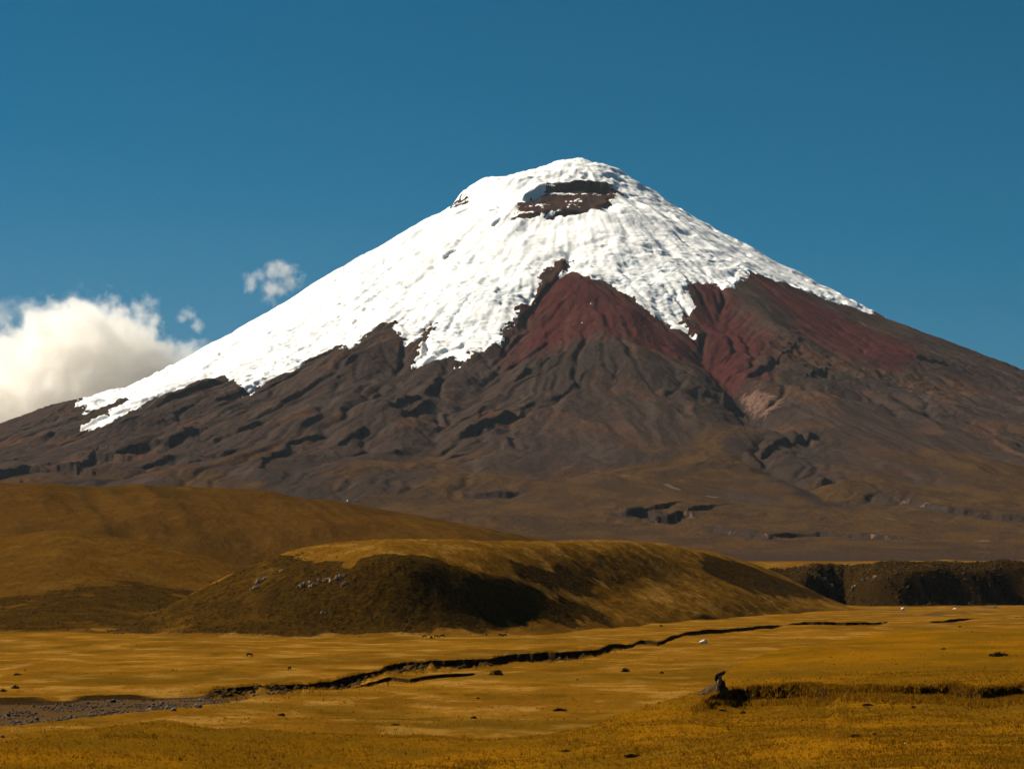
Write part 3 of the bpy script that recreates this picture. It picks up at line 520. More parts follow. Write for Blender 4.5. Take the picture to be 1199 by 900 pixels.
class Nodes:
    """tiny node-graph writer"""
    def __init__(self, name):
        self.m = bpy.data.materials.new(name); self.m.use_nodes = True
        self.t = self.m.node_tree; self.t.nodes.clear()
        self.out = self.n('ShaderNodeOutputMaterial')
        self.pos = self.n('ShaderNodeNewGeometry').outputs['Position']
    def n(self, kind, **kw):
        x = self.t.nodes.new(kind)
        for k, v in kw.items(): setattr(x, k, v)
        return x
    def put(self, sock, v):
        if isinstance(v, bpy.types.NodeSocket): self.t.links.new(v, sock)
        elif isinstance(v, (tuple, list)) and len(v) == 3 and sock.type == 'RGBA': sock.default_value = (*v, 1)
        else: sock.default_value = v
    def math(self, op, a, b=0.0, c=0.0, clamp=False):
        x = self.n('ShaderNodeMath', operation=op, use_clamp=clamp)
        for i, v in enumerate((a, b, c)): self.put(x.inputs[i], v)
        return x.outputs[0]
    def mix(self, f, a, b, blend='MIX'):
        x = self.n('ShaderNodeMix', data_type='RGBA', blend_type=blend)
        self.put(x.inputs[0], f); self.put(x.inputs[6], a); self.put(x.inputs[7], b)
        return x.outputs[2]
    def noise(self, scale, detail=4, rough=.55, stretch=None, lac=2.0):
        x = self.n('ShaderNodeTexNoise')
        vec = self.pos
        if stretch:
            mp = self.n('ShaderNodeMapping'); mp.inputs['Scale'].default_value = stretch
            self.t.links.new(self.pos, mp.inputs['Vector']); vec = mp.outputs[0]
        self.t.links.new(vec, x.inputs['Vector'])
        x.inputs['Scale'].default_value = scale; x.inputs['Detail'].default_value = detail; x.inputs['Roughness'].default_value = rough
        return x.outputs['Fac']
    def ramp(self, v, lo, hi):
        x = self.n('ShaderNodeMapRange', interpolation_type='SMOOTHSTEP')
        self.put(x.inputs[0], v); x.inputs[1].default_value = lo; x.inputs[2].default_value = hi
        return x.outputs[0]
    def attr(self, name):
        a = self.n('ShaderNodeAttribute', attribute_name=name)
        s = self.n('ShaderNodeSeparateColor'); self.t.links.new(a.outputs['Color'], s.inputs[0])
        return s.outputs[0], s.outputs[1], s.outputs[2], a.outputs['Alpha']
    def nz(self):
        g = self.n('ShaderNodeNewGeometry'); s = self.n('ShaderNodeSeparateXYZ'); self.t.links.new(g.outputs['True Normal'], s.inputs[0])
        return s.outputs[2]
    def finish(self, color, rough=.95, bump=None, dist=1.0, strength=1.0, spec=.0):
        b = self.n('ShaderNodeBsdfPrincipled')
        self.put(b.inputs['Base Color'], color); self.put(b.inputs['Roughness'], rough); b.inputs['Specular IOR Level'].default_value = spec
        if bump is not None:
            bp = self.n('ShaderNodeBump'); bp.inputs['Strength'].default_value = strength; bp.inputs['Distance'].default_value = dist
            self.put(bp.inputs['Height'], bump); self.t.links.new(bp.outputs[0], b.inputs['Normal'])
        self.t.links.new(b.outputs[0], self.out.inputs['Surface'])
        return self.m

# ---------------------------------------------------------------- materials
def mat_volcano():
    k = Nodes('volcanic_rock')
    red, olive, pale, flow = k.attr('mask'); veg, streak, track, hi = k.attr('mask2')
    n1 = k.noise(.004, 5, .6); n2 = k.noise(.022, 5, .6); n3 = k.noise(.11, 4, .65)
    base = k.mix(n2, (.027, .0175, .0130), (.068, .045, .032))
    base = k.mix(k.ramp(n1, .42, .62), base, (.043, .028, .022))
    base = k.mix(k.math('MULTIPLY', k.ramp(streak, .5, .85), .55), base, (.078, .057, .044))
    base = k.mix(k.math('MULTIPLY', k.ramp(streak, .5, .2), .5), base, (.026, .019, .017))
    rust = k.ramp(k.math('ADD', k.noise(.0032, 4, .6, (1, .7, 1)), k.math('MULTIPLY', streak, .15)), .60, .72)
    base = k.mix(k.math('MULTIPLY', rust, .55), base, (.085, .040, .020))
    vg = k.mix(n2, (.052, .0265, .0095), (.092, .050, .0175))
    vg = k.mix(k.ramp(k.noise(.009, 4, .6, (1, .55, 1)), .38, .62), vg, (.046, .0265, .0135))
    base = k.mix(k.math('MULTIPLY', k.ramp(k.math('ADD', veg, k.math('MULTIPLY', k.math('SUBTRACT', n1, .5), .9)), .25, .75), .92), base, vg)
    base = k.mix(k.math('MULTIPLY', hi, .85), base, k.mix(n2, (.034, .022, .017), (.052, .033, .024)))
    fl = k.ramp(k.math('ADD', flow, k.math('MULTIPLY', k.math('SUBTRACT', n2, .5), .8)), .35, .65)
    base = k.mix(k.math('MULTIPLY', fl, .8), base, k.mix(n3, (.020, .0145, .0115), (.050, .035, .0265)))  # dark lava tone; along the scarps it paints their shadow
    rd = k.mix(n2, (.043, .0120, .0108), (.070, .0205, .0170))
    rd = k.mix(k.math('MULTIPLY', k.ramp(streak, .45, .8), .5), rd, (.098, .043, .030))
    rf = k.ramp(k.math('ADD', k.math('ADD', red, k.math('MULTIPLY', k.math('SUBTRACT', streak, .5), .6)), k.math('MULTIPLY', k.math('SUBTRACT', k.noise(.011, 5, .6), .5), .6)), .15, .95)
    base = k.mix(rf, base, rd)
    base = k.mix(k.math('MULTIPLY', olive, .65), base, k.mix(n3, (.034, .028, .021), (.060, .050, .036)))
    pf = k.math('MULTIPLY', k.ramp(k.math('ADD', pale, k.math('MULTIPLY', k.math('SUBTRACT', k.noise(.06, 6, .75), .5), 2.6)), .70, 1.0), .92)
    base = k.mix(pf, base, k.mix(k.noise(.045, 6, .8, (1, 1, 3.5)), (.055, .028, .021), (.25, .145, .10)))
    base = k.mix(k.math('MULTIPLY', k.ramp(track, .3, .8), .6), base, (.16, .115, .08))
    g = k.n('ShaderNodeMapRange'); k.put(g.inputs[0], k.noise(.16, 6, .78)); g.inputs[1].default_value = .3; g.inputs[2].default_value = .7; g.inputs[3].default_value = .55; g.inputs[4].default_value = 1.32
    gc = k.n('ShaderNodeCombineColor')
    for q in range(3): k.put(gc.inputs[q], g.outputs[0])
    base = k.mix(1.0, base, gc.outputs[0], 'MULTIPLY')          # grain of scree and boulders
    hgt = k.math('ADD', k.math('MULTIPLY', k.noise(.085, 6, .70), 10.0), k.math('MULTIPLY', k.noise(.34, 3, .6), 1.6))
    return k.finish(base, .95, hgt, 1.0, .75)

def mat_snow():
    k = Nodes('glacier_snow')
    edge, ice, dirt, _ = k.attr('mask')
    n = k.noise(.03, 5, .65); f = k.noise(.12, 4, .65)
    col = k.mix(k.math('MULTIPLY', k.ramp(k.math('ADD', ice, k.math('MULTIPLY', k.math('SUBTRACT', n, .5), 1.5)), .45, .85), .62), (.85, .84, .81), (.56, .61, .615))
    d = k.ramp(k.math('ADD', dirt, k.math('MULTIPLY', k.math('SUBTRACT', f, .5), 1.4)), .5, 1.0)
    col = k.mix(k.math('MULTIPLY', d, .55), col, (.52, .45, .37))
    hgt = k.math('ADD', k.math('MULTIPLY', f, 5.0), k.math('MULTIPLY', k.noise(.4, 3, .6), 1.2))
    return k.finish(col, .6, hgt, 1.0, .22, .1)

GRASS_A, GRASS_B, GRASS_C, GRASS_D = (.165, .074, .0058), (.112, .047, .0032), (.060, .032, .0025), (.250, .132, .024)

def grass_color(k, warm):
    a = k.noise(.012, 6, .65, (1, .7, 1)); b = k.noise(.045, 6, .66, (1, .6, 1)); c = k.noise(.9, 3, .7)
    col = k.mix(k.ramp(a, .35, .65), GRASS_A, GRASS_B)
    col = k.mix(k.math('MULTIPLY', k.ramp(b, .53, .66), .75), col, GRASS_C)
    col = k.mix(k.math('MULTIPLY', k.ramp(b, .49, .38), .75), col, GRASS_D)
    col = k.mix(warm, col, k.mix(k.ramp(b, .4, .62), (.168, .070, .0020), (.105, .049, .0022)))
    return k.mix(k.math('MULTIPLY', k.ramp(c, .48, .68), .5), col, (.042, .021, .0022)), c

def mat_ground():
    k = Nodes('dry_grassland')
    sand, warm, dirt, green = k.attr('mask')
    col, c = grass_color(k, warm)
    col = k.mix(k.math('MULTIPLY', green, .6), col, (.066, .037, .0030))  # olive grass, and painted shade on the terrace slope
    n = k.noise(.35, 5, .7)
    col = k.mix(k.ramp(k.math('ADD', sand, k.math('MULTIPLY', k.math('SUBTRACT', n, .5), .5)), .35, .6), col, k.mix(n, (.046, .025, .0085), (.082, .044, .0140)))
    col = k.mix(k.ramp(k.math('ADD', dirt, k.math('MULTIPLY', k.math('SUBTRACT', n, .5), .5)), .35, .65), col, k.mix(n, (.013, .0070, .0022), (.036, .019, .0055)))
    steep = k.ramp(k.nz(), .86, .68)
    col = k.mix(steep, col, k.mix(n, (.009, .0055, .0022), (.026, .0145, .0048)))  # cut soil, darkened further to hold the walls' shade in its colour
    hgt = k.math('ADD', k.math('MULTIPLY', c, .35), k.math('MULTIPLY', k.noise(3.0, 3, .7), .12))
    return k.finish(col, .95, hgt, 1.0, .8)

def mat_hill():
    k = Nodes('hill_grass')
    scrub, thin, brown, bare = k.attr('mask')  # last channel: painted shade over the bank scrub
    col, c = grass_color(k, 0.0)
    col = k.mix(k.math('MULTIPLY', k.noise(.02, 4, .6), .5), col, (.100, .047, .0075))
    col = k.mix(k.math('MULTIPLY', k.ramp(k.noise(.28, 5, .75), .50, .66), .6), col, (.052, .026, .0040))
    n = k.noise(.06, 5, .65); n2 = k.noise(.5, 4, .7)
    col = k.mix(k.math('MULTIPLY', brown, .8), col, k.mix(n, (.026, .0117, .0021), (.060, .0275, .0042)))
    v = k.ramp(k.math('ADD', thin, k.math('MULTIPLY', k.math('SUBTRACT', n2, .5), 1.6)), .45, .9)
    col = k.mix(k.math('MULTIPLY', v, .7), col, (.038, .0205, .0032))  # thin scrub; on the far hill it draws the shading of the swells
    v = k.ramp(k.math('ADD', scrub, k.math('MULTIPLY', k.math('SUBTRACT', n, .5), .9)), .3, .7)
    col = k.mix(k.math('MULTIPLY', v, .93), col, k.mix(k.ramp(n2, .35, .7), (.013, .0068, .0013), (.048, .0245, .0036)))  # scrub; on the mid hill front its dark also stands for shade
    col = k.mix(k.math('MULTIPLY', bare, k.math('MULTIPLY', v, .6)), col, (.011, .006, .0011))  # second darkening of the bank scrub, shade put into its colour
    hgt = k.math('ADD', k.math('MULTIPLY', c, .5), k.math('MULTIPLY', n2, .9))
    return k.finish(col, .95, hgt, 1.0, .8)

def mat_simple(name, a, b, scale, rough=.9, bump=.05, detail=4, spec=.03):
    k = Nodes(name)
    n = k.noise(scale, detail, .65)
    return k.finish(k.mix(k.ramp(n, .3, .7), a, b), rough, n, bump, 1.0, spec)

def mat_cloud(name, blobs, rho, nscale, amp, lo, hi):
    """volume whose density falls off round puffs and is frayed by noise"""
    k = Nodes(name)
    f = None
    for (c, r) in blobs:
        d = k.n('ShaderNodeVectorMath', operation='DISTANCE'); k.t.links.new(k.pos, d.inputs[0]); d.inputs[1].default_value = c
        v = k.math('SUBTRACT', 1.0, k.math('DIVIDE', d.outputs['Value'], r))
        f = v if f is None else k.math('SMOOTH_MAX', f, v, .18)
    n = k.noise(nscale, 6, .62)
    f = k.math('ADD', f, k.math('MULTIPLY', k.math('SUBTRACT', n, .5), amp))
    den = k.math('MULTIPLY', k.ramp(f, lo, hi), rho)
    p = k.n('ShaderNodeVolumePrincipled')
    p.inputs['Color'].default_value = (.97, .95, .915, 1); p.inputs['Anisotropy'].default_value = .45
    k.put(p.inputs['Density'], den)
    k.t.links.new(p.outputs[0], k.out.inputs['Volume'])
    k.m.cycles.volume_step_rate = 1.0
    return k.m

M = {'volcano': mat_volcano(), 'snow': mat_snow(), 'ground': mat_ground(), 'hill': mat_hill()}
def mat_blades():
    k = Nodes('grass_blades')
    n = k.noise(1.3, 4, .65); a = k.noise(.05, 4, .6)
    col = k.mix(k.ramp(n, .3, .7), (.120, .054, .0022), (.260, .118, .0062))
    col = k.mix(k.math('MULTIPLY', k.ramp(a, .5, .68), .6), col, (.085, .046, .0028))
    d = k.n('ShaderNodeBsdfDiffuse'); t = k.n('ShaderNodeBsdfTranslucent'); m = k.n('ShaderNodeMixShader')
    k.put(d.inputs['Color'], col); k.put(t.inputs['Color'], col); m.inputs[0].default_value = .5
    k.t.links.new(d.outputs[0], m.inputs[1]); k.t.links.new(t.outputs[0], m.inputs[2]); k.t.links.new(m.outputs[0], k.out.inputs['Surface'])
    return k.m
M['tuft'] = mat_blades()
M['scrub'] = mat_simple('scrub_leaves', (.013, .007, .0013), (.062, .033, .0052), .35, .95, 0)
M['bush'] = mat_simple('bush_leaves', (.010, .007, .0025), (.036, .020, .005), 2.0, .95, 0)
M['stone'] = mat_simple('grey_stone', (.060, .043, .031), (.20, .150, .110), 2.5, .9, .06)
M['white_stone'] = mat_simple('white_stone', (.45, .40, .34), (.72, .68, .60), 1.2, .9, .06)
M['cliff'] = mat_simple('pale_outcrop', (.20, .125, .075), (.60, .44, .30), .9, .95, .4, 6)
M['gravel'] = mat_simple('river_gravel', (.016, .011, .0075), (.120, .085, .060), 1.1, .9, .05)
M['earth'] = mat_simple('bare_earth', (.036, .0195, .0075), (.085, .049, .020), 1.5, .95, .15, 6)
M['pale_earth'] = mat_simple('pale_earth', (.10, .065, .034), (.22, .155, .095), 1.5, .95, .1, 6)
M['sod_and_shade'] = mat_simple('sod_hollow_shade', (.012, .008, .004), (.035, .021, .009), 2.0, .95, .1)  # dark sod, also the painted shade inside the mound's recess
M['hide'] = mat_simple('dark_hide', (.010, .006, .004), (.026, .014, .008), 1.2, .8, 0)
M['wall'] = mat_simple('white_render', (.62, .60, .56), (.78, .76, .72), .3, .9, 0)
M['roof'] = mat_simple('dark_roof', (.03, .028, .03), (.06, .05, .05), .5, .8, 0)

# ---------------------------------------------------------------- volcano
core = np.arange(-.236, .2361, .00043)
wide = .236 + np.linspace(.004, .34, 24) ** 1.0
cols = np.concatenate([-wide[::-1], core, wide])
rows = np.concatenate([np.arange(2300, 4400, 30), np.arange(4400, 9300, 6.2), np.arange(9300, 12150, 5.6), np.arange(12150, 12700, 20), np.linspace(12700, 18000, 60)])
U, D = np.meshgrid(cols, rows)
X = U * D; Y = D
Z, RR, PH = volcano_base(X, Y, V)
fine, cuts = volcano_fine(X, Y, RR), lines_height(X, Y, V)
# gullies and fans worn by rain, on a fine grid over the front of the cone
CELL, EX0, EY0 = 7.5, -3300.0, 5600.0
ex, ey = np.meshgrid(np.arange(EX0, 3400, CELL), np.arange(EY0, 12000, CELL))
ez, er, _ = volcano_base(ex, ey, V)
ez = ez + fbm(ex / 110, ey / 110, 4, .55, 400) * 5 + lines_height(ex, ey, V)
worn, water = rain_erosion(ez / CELL, 110000, 130, 4)
delta = box_blur(worn * CELL - ez, 1)
edge_w = sstep(0, 200, ex - EX0) * sstep(0, 200, 3400 - ex) * sstep(0, 400, ey - EY0) * sstep(900, 1300, er)
delta = delta * edge_w
wet = grid_sample(box_blur(np.log1p(water) * edge_w, 1), EX0, EY0, CELL, X, Y) / 6.0
Z = Z + fine + cuts
DEL = grid_sample(delta, EX0, EY0, CELL, X, Y) * .82 * (1 - .55 * sstep(4300, 6000, RR))
DEL = np.where((X > EX0) & (X < 3390) & (Y > EY0) & (Y < 11990), DEL, 0)

def soft(polys, pad, soften, jag=0.0, jscale=60):
    o = np.zeros(X.shape, np.float32)
    for q in polys:
        m = near(X, Y, q, pad)
        s = polysd(X[m], Y[m], q)
        if jag: s = s + fbm(X[m] / jscale, Y[m] / jscale, 3, .6, 140) * jag
        o[m] = np.maximum(o[m], sstep(-soften, soften, s))
    return o

def lineband(lines, width, pad):
    o = np.zeros(X.shape, np.float32)
    for q in lines:
        m = near(X, Y, q, pad)
        d, _, _ = polydist(X[m], Y[m], q)
        o[m] = np.maximum(o[m], 1 - sstep(width * .5, width, d))
    return o

red = soft(V['red'], 500, 170, 60, 120) * 1.12
olive = soft(V['olive'], 300, 90, 50, 90)
pale = soft(V['pale'], 200, 30, 18, 40)
flow = soft(V['flow'], 400, 110, 90, 150)
for q in V['cliff']:
    m = near(X, Y, q, 90)
    d, sg, e = polydist(X[m], Y[m], q)
    lit_pil = sstep(-.1, .5, fbm(X[m] / 13, Y[m] / 60, 2, .6, 150) + .25 * perlin(X[m] / 70, Y[m] / 70, 151))  # bright upright stripes on the pale rock paint its sunlit pillars
    pale[m] = np.maximum(pale[m], (1 - sstep(9, 26, d)) * lit_pil * .9 * sstep(-.25, .2, fbm(X[m] / 110, Y[m] / 110, 2, .5, 153)))
    flow[m] = np.maximum(flow[m], (1 - sstep(10, 50, d + fbm(X[m] / 60, Y[m] / 60, 2, .6, 152) * 30)) * .3)
for q in V['scarp']:
    m = near(X, Y, q['p'], 60)
    d, sg, e = polydist(X[m], Y[m], q['p'])
    flow[m] = np.maximum(flow[m], (1 - sstep(6, 34, d)) * .75)  # scarp shadow painted as a dark band through the lava mask
veg = 1 - sstep(190, 520, Z + fbm(X / 500, Y / 500, 3, .5, 160) * 150 + (X + 300) * -.04)
veg = veg * (1 - .9 * red) * (1 - .6 * flow)
shelf = (1 - sstep(62, 100, Z + fbm(X / 300, Y / 300, 3, .5, 170) * 14)) * sstep(2600, 3200, Y)
streak = .5 + .30 * fbm(PH * 42 + fbm(X / 500, Y / 500, 2, .5, 180) * .5, RR / 1100, 4, .6, 181) - .55 * np.clip(wet - .55, 0, .5) + .10 * fbm(X / 60, Y / 90, 3, .6, 183)
track = lineband(V['track'], 7, 60) * .5
track = np.maximum(track, lineband(V['patch'], 14, 60))
track = track * (.55 + .6 * fbm(X / 60, Y / 60, 2, .5, 185) + .3)

sds = np.full(X.shape, -1e4)
m = near(X, Y, V['snow'], 150)
jag = fbm(X[m] / 60, Y[m] / 110, 3, .55, 190) * 26 + fbm(X[m] / 13, Y[m] / 38, 3, .6, 193) * 13
raw = polysd(X[m], Y[m], V['snow'])
sds[m] = raw + jag * (.85 - .55 * sstep(50, 160, np.abs(raw)))
for q in V['crag']:
    m = near(X, Y, q, 150)
    strata = np.sin(Z[m] / 6.5 + fbm(X[m] / 60, Y[m] / 60, 2, .5, 195) * 2.2) * 26 * sstep(-.5, .3, perlin(X[m] / 90, Y[m] / 90, 198)) + fbm(X[m] / 14, Y[m] / 30, 2, .6, 196) * 9
    sds[m] = np.minimum(sds[m], -np.minimum(polysd(X[m], Y[m], q), 22) + strata)
for q in V['bits']:
    m = near(X, Y, q, 60)
    sds[m] = np.maximum(sds[m], np.minimum(polysd(X[m], Y[m], q), 6) + fbm(X[m] / 12, Y[m] / 20, 2, .6, 197) * 14 - 8)
crag = soft(V['crag'], 150, 40)
red = np.maximum(red, crag * .40); flow = np.maximum(flow, crag * .5)
ash = soft(V['ash'], 500, 130, 80, 160)
bare_w = (1 - .8 * sstep(-30, 120, sds)) * (1 - .78 * ash)
Z = Z - fine * .6 * ash
Z = Z + DEL * bare_w
ZR = Z - 6 * sstep(-2, 22, sds) - 16 * sstep(10, 60, sds)
summit_fade = 1 - sstep(0, 1, (D - 12150) / 300)
volcano = link('volcano', grid_mesh('volcano', X, Y, ZR, {'mask': rgba(red, olive, pale, flow), 'mask2': rgba(veg, streak, track, shelf)}), M['volcano'])
tag(volcano, 'tall red and dark brown volcanic cone under a white glacier cap', 'volcano', kind='structure')

ice = soft(V['ice'], 300, 130, 90, 160)
ice = np.clip(ice * (.55 + .8 * fbm(X / 160, Y / 160, 3, .55, 200)) + .35 * sstep(.25, .7, fbm(X / 330, Y / 420, 3, .5, 204)), 0, 1)
smooth = .09 + .80 * ice
rough_edge = 1 - sstep(10, 160, sds)
smooth = np.clip(smooth + .25 * rough_edge, 0, 1)
wx = fbm(X / 120, Y / 120, 2, .5, 210) * 30
crev = ridged(PH * RR / 120 + wx / 90, (RR + wx) / 46, 3, .6, 212)
lump = fbm((PH * RR + wx) / 74, (RR + wx) / 34, 4, .62, 216)
fold = fbm(PH * 11, RR / 650, 3, .5, 240) * sstep(250, 800, RR)
lw_ = (RR + fbm(X / 260, Y / 260, 3, .55, 241) * 190) / 190
lt = lw_ - np.floor(lw_)
ledge = sstep(0, .82, lt) * (1 - sstep(.82, 1.0, lt)) * sstep(-.05, .4, fbm(X / 240, Y / 240, 2, .5, 242 )) * sstep(350, 600, RR)
ZS = Z - 5 + 6.5 * sstep(-9, 4, sds) - 2.5 * sstep(5, 70, sds)
ZS = ZS + sstep(-2, 12, sds) * (smooth * (crev * -5.0 + lump * 5.0) + fbm(X / 85, Y / 85, 3, .5, 245) * 9 * (1 - sstep(350, 650, RR)) + fbm(X / 210, Y / 260, 3, .5, 220) * 8 + fold * 9 - ledge * 11 + 2.2 * np.abs(fbm((X - Y * .4) / 80, Y / 260, 3, .5, 224)))
dirt = np.clip((1 - sstep(0, 55, sds)) * sstep(-.3, .5, fbm(X / 300, Y / 300, 2, .5, 230)), 0, 1)
cap = link('snow_cap', grid_mesh('snow_cap', X, Y, ZS, {'mask': rgba(rough_edge, ice, dirt, 1 - dirt * 0)}, sds > -9), M['snow'], volcano)
zmin = float(ZR.min())

def volcano_z(x, y):
    i = int(np.argmin(np.abs(rows - y))); j = int(np.argmin(np.abs(cols - x / y)))
    return float(ZR[i, j])
volcano_at = {tuple(p): volcano_z(*p) for p in DATA['huts']}
del X, Y, Z, ZS, U, D, sds

# ---------------------------------------------------------------- valley floor
core = np.arange(-.232, .2321, .00040)
cols = np.concatenate([-.232 - np.linspace(.30, .006, 20), core, .232 + np.linspace(.006, .30, 20)])
k = np.arange(620, 26, -.72)
base = CAM_Z * 3000 / k
base = np.concatenate([[4, 12, 22, 35, 50, 65, 80, 100], base[base > 118], [2950, 3050]])
dd = np.repeat(base[:, None], len(cols), 1)
ge, le, be, te = gully_edge(cols, G), lip_edge(cols, G), bank_edge(cols, G), tb(G['terrace'], cols)
off = np.array([-9, -6, -4, -2.6, -1.9, -1.4, -.9, -.4, .1, .6, 1.5, 4])
dd = np.sort(np.concatenate([dd, ge + off[:, None], le + off[:, None], be + off[:, None] * .9]), 0)
UU = np.repeat(cols[None, :], dd.shape[0], 0)
X = UU * dd; Y = dd
Z = ground_z(UU, dd, G)
bh = tb(G['bed_h'], UU)
bed = sstep(0, 12, tb(G['bed_far'], UU) - dd) * sstep(-2, 8, dd - tb(G['bed_near'], UU)) * np.clip(bh / .5, 0, 1)
farw = sstep(tb(G['terrace'], UU) - 20, tb(G['terrace'], UU) + 30, dd)
warm = 1 - .8 * farw * sstep(-.02, .12, UU) - .95 * farw * (1 - sstep(-.02, .12, UU))
slope_shade = sstep(-.15, .2, (dd - tb(G['terrace'], UU)) / tb(G['terrace_w'], UU)) * (1 - sstep(.5, .9, (dd - tb(G['terrace'], UU)) / tb(G['terrace_w'], UU))) * sstep(-.02, .05, UU)  # band over the terrace slope, its shading put into the colour
green = .75 * slope_shade + sstep(.0, .6, fbm(X / 70, Y / 85, 4, .55, 250)) * .8  # painted slope shade plus random olive grass
dirt = sstep(-10, 0, dd - ge) * 0
dirt = np.maximum(dirt, (1 - sstep(0, 26, np.abs(dd - tb(G['bed_far'], UU) + 10 + fbm(X / 20, Y / 40, 2, .6, 251) * 14))) * np.clip(bh / .8, 0, 1) * .75)
bkh = tb(G['bank_h'], UU)
dirt = np.maximum(dirt, (1 - sstep(2, 16, np.abs(dd - be + 5))) * np.clip(bkh / 2, 0, 1) * .62)
stony = sstep(1500, 1900, dd) * sstep(.10, .15, UU) * sstep(2, 30, dd - ge) * .55 * sstep(-.2, .4, fbm(X / 60, Y / 160, 3, .6, 255))
ground = link('ground', grid_mesh('ground', X, Y, Z, {'mask': rgba(np.maximum(bed, stony), warm, dirt, green)}), M['ground'])
tag(ground, kind='structure')
del X, Y, Z, UU, dd

zlow = min(zmin, -60) - 5
lw = raw_mesh('lowland', [(-14000, -900, zlow), (14000, -900, zlow), (14000, 18300, zlow), (-14000, 18300, zlow)], [0, 1, 2, 3], [0])
tag(link('lowland', lw, M['ground']), kind='structure')

# ---------------------------------------------------------------- hills
def in_polys(polys, X, Y, soften, jag, js, seed=260):
    o = np.zeros(X.shape, np.float32)
    j = fbm(X / js, Y / (js * 1.5), 3, .6, seed) * jag
    for q in polys:
        m = near(X, Y, q, soften * 3 + jag)
        o[m] = np.maximum(o[m], sstep(-soften, soften, polysd(X[m], Y[m], q) + j[m]))
    return o

HC = {}
def build_hill(name, label, lo, hi, step, brown):
    Hh = HILLS[name]
    cols = np.arange(lo, hi, step)
    dk, zk = hill_tables(Hh, cols)
    n = {'far': (40, 60, 120, 30, 12), 'lobe': (16, 110, 90, 30, 10), 'mid': (16, 130, 130, 40, 10), 'bank': (8, 60, 70, 20, 12)}[name]
    segs = []
    for s in range(dk.shape[0] - 1):
        t = np.linspace(0, 1, n[min(s, len(n) - 1)], endpoint=(s == dk.shape[0] - 2))[:, None]
        segs.append(dk[s] * (1 - t) + dk[s + 1] * t)
    dd = np.concatenate([np.array([[-25.0]]) + dk[:1], np.concatenate(segs)])
    Z = hill_z(name, cols, dd, Hh)
    UU = np.repeat(cols[None], dd.shape[0], 0); X = UU * dd; Y = dd
    if name == 'bank':
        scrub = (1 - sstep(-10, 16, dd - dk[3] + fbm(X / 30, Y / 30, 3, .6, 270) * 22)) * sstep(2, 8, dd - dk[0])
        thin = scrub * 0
    elif name == 'far':
        scrub = np.zeros(X.shape); thin = np.clip(.36 + .6 * fbm(X / 200 + Y / 420, Y / 300, 4, .55, 275) + .5 * fbm((X + Y * .22) / 40, Y / 600, 3, .55, 277), 0, 1)  # colour bands imitate the shading of the swells
    else:
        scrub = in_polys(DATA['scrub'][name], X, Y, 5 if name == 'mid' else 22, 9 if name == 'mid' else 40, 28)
        if name == 'mid': scrub = scrub * (.62 + .38 * sstep(-.105, -.045, UU))  # scrub tone also paints the front's shade, weaker on its sunward left
        thin = in_polys(DATA['scrub']['thin'], X, Y, 16, 26, 30) * .8 if name == 'mid' else .42 + .30 * fbm(X / 60, Y / 90, 3, .5, 276)
        if name == 'lobe': scrub = scrub * .62
    HC[name] = (cols, dk, Hh)
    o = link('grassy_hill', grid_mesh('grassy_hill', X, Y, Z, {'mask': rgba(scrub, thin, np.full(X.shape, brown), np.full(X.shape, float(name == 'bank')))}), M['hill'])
    return tag(o, label, 'hill', kind='structure')

build_hill('far', 'long smooth brown grass slope below the volcano', -.33, .088, .00045, 1.0)
build_hill('lobe', 'low brown rounded hill at the edge of the plain', -.33, -.0605, .00045, .82)
build_hill('mid', 'dark fronted grassy hill with pale rock outcrops', -.179, .139, .0004, .10)
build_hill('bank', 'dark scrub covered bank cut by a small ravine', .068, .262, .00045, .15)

def hill_at(name, u, d):
    return hill_z(name, np.atleast_1d(u), np.atleast_2d(d), HILLS[name])

# ---------------------------------------------------------------- ground cover
rs = np.random.RandomState(5)
def scatter_mesh(name, base, tri_fn, material, kind='stuff', label=None, cat=None):
    v, f = tri_fn(base)
    me = raw_mesh(name, v, f.ravel(), np.arange(len(f)) * 3)
    o = link(name, me, material)
    return tag(o, label, cat, kind=kind)

def blades(P):
    """P: (n, 4) x, y, z, height -> three leaning blades each"""
    n = len(P); vs_, fs_ = [], []
    for b in range(3):
        a = rs.rand(n) * 6.283; w = P[:, 3] * (.10 + .12 * rs.rand(n)); ln = P[:, 3] * (.25 + .5 * rs.rand(n)); ta = rs.rand(n) * 6.283
        ox, oy = np.cos(ta) * P[:, 3] * .2 * b * .6, np.sin(ta) * P[:, 3] * .2 * b * .6
        p0 = np.stack([P[:, 0] + ox - np.cos(a) * w, P[:, 1] + oy - np.sin(a) * w, P[:, 2] - .04], 1)
        p1 = np.stack([P[:, 0] + ox + np.cos(a) * w, P[:, 1] + oy + np.sin(a) * w, P[:, 2] - .04], 1)
        p2 = np.stack([P[:, 0] + ox + np.cos(ta) * ln, P[:, 1] + oy + np.sin(ta) * ln, P[:, 2] + P[:, 3] * (.7 + .5 * rs.rand(n))], 1)
        vs_.append(np.stack([p0, p1, p2], 1).reshape(-1, 3))
    v = np.concatenate(vs_); return v, np.arange(len(v)).reshape(-1, 3)

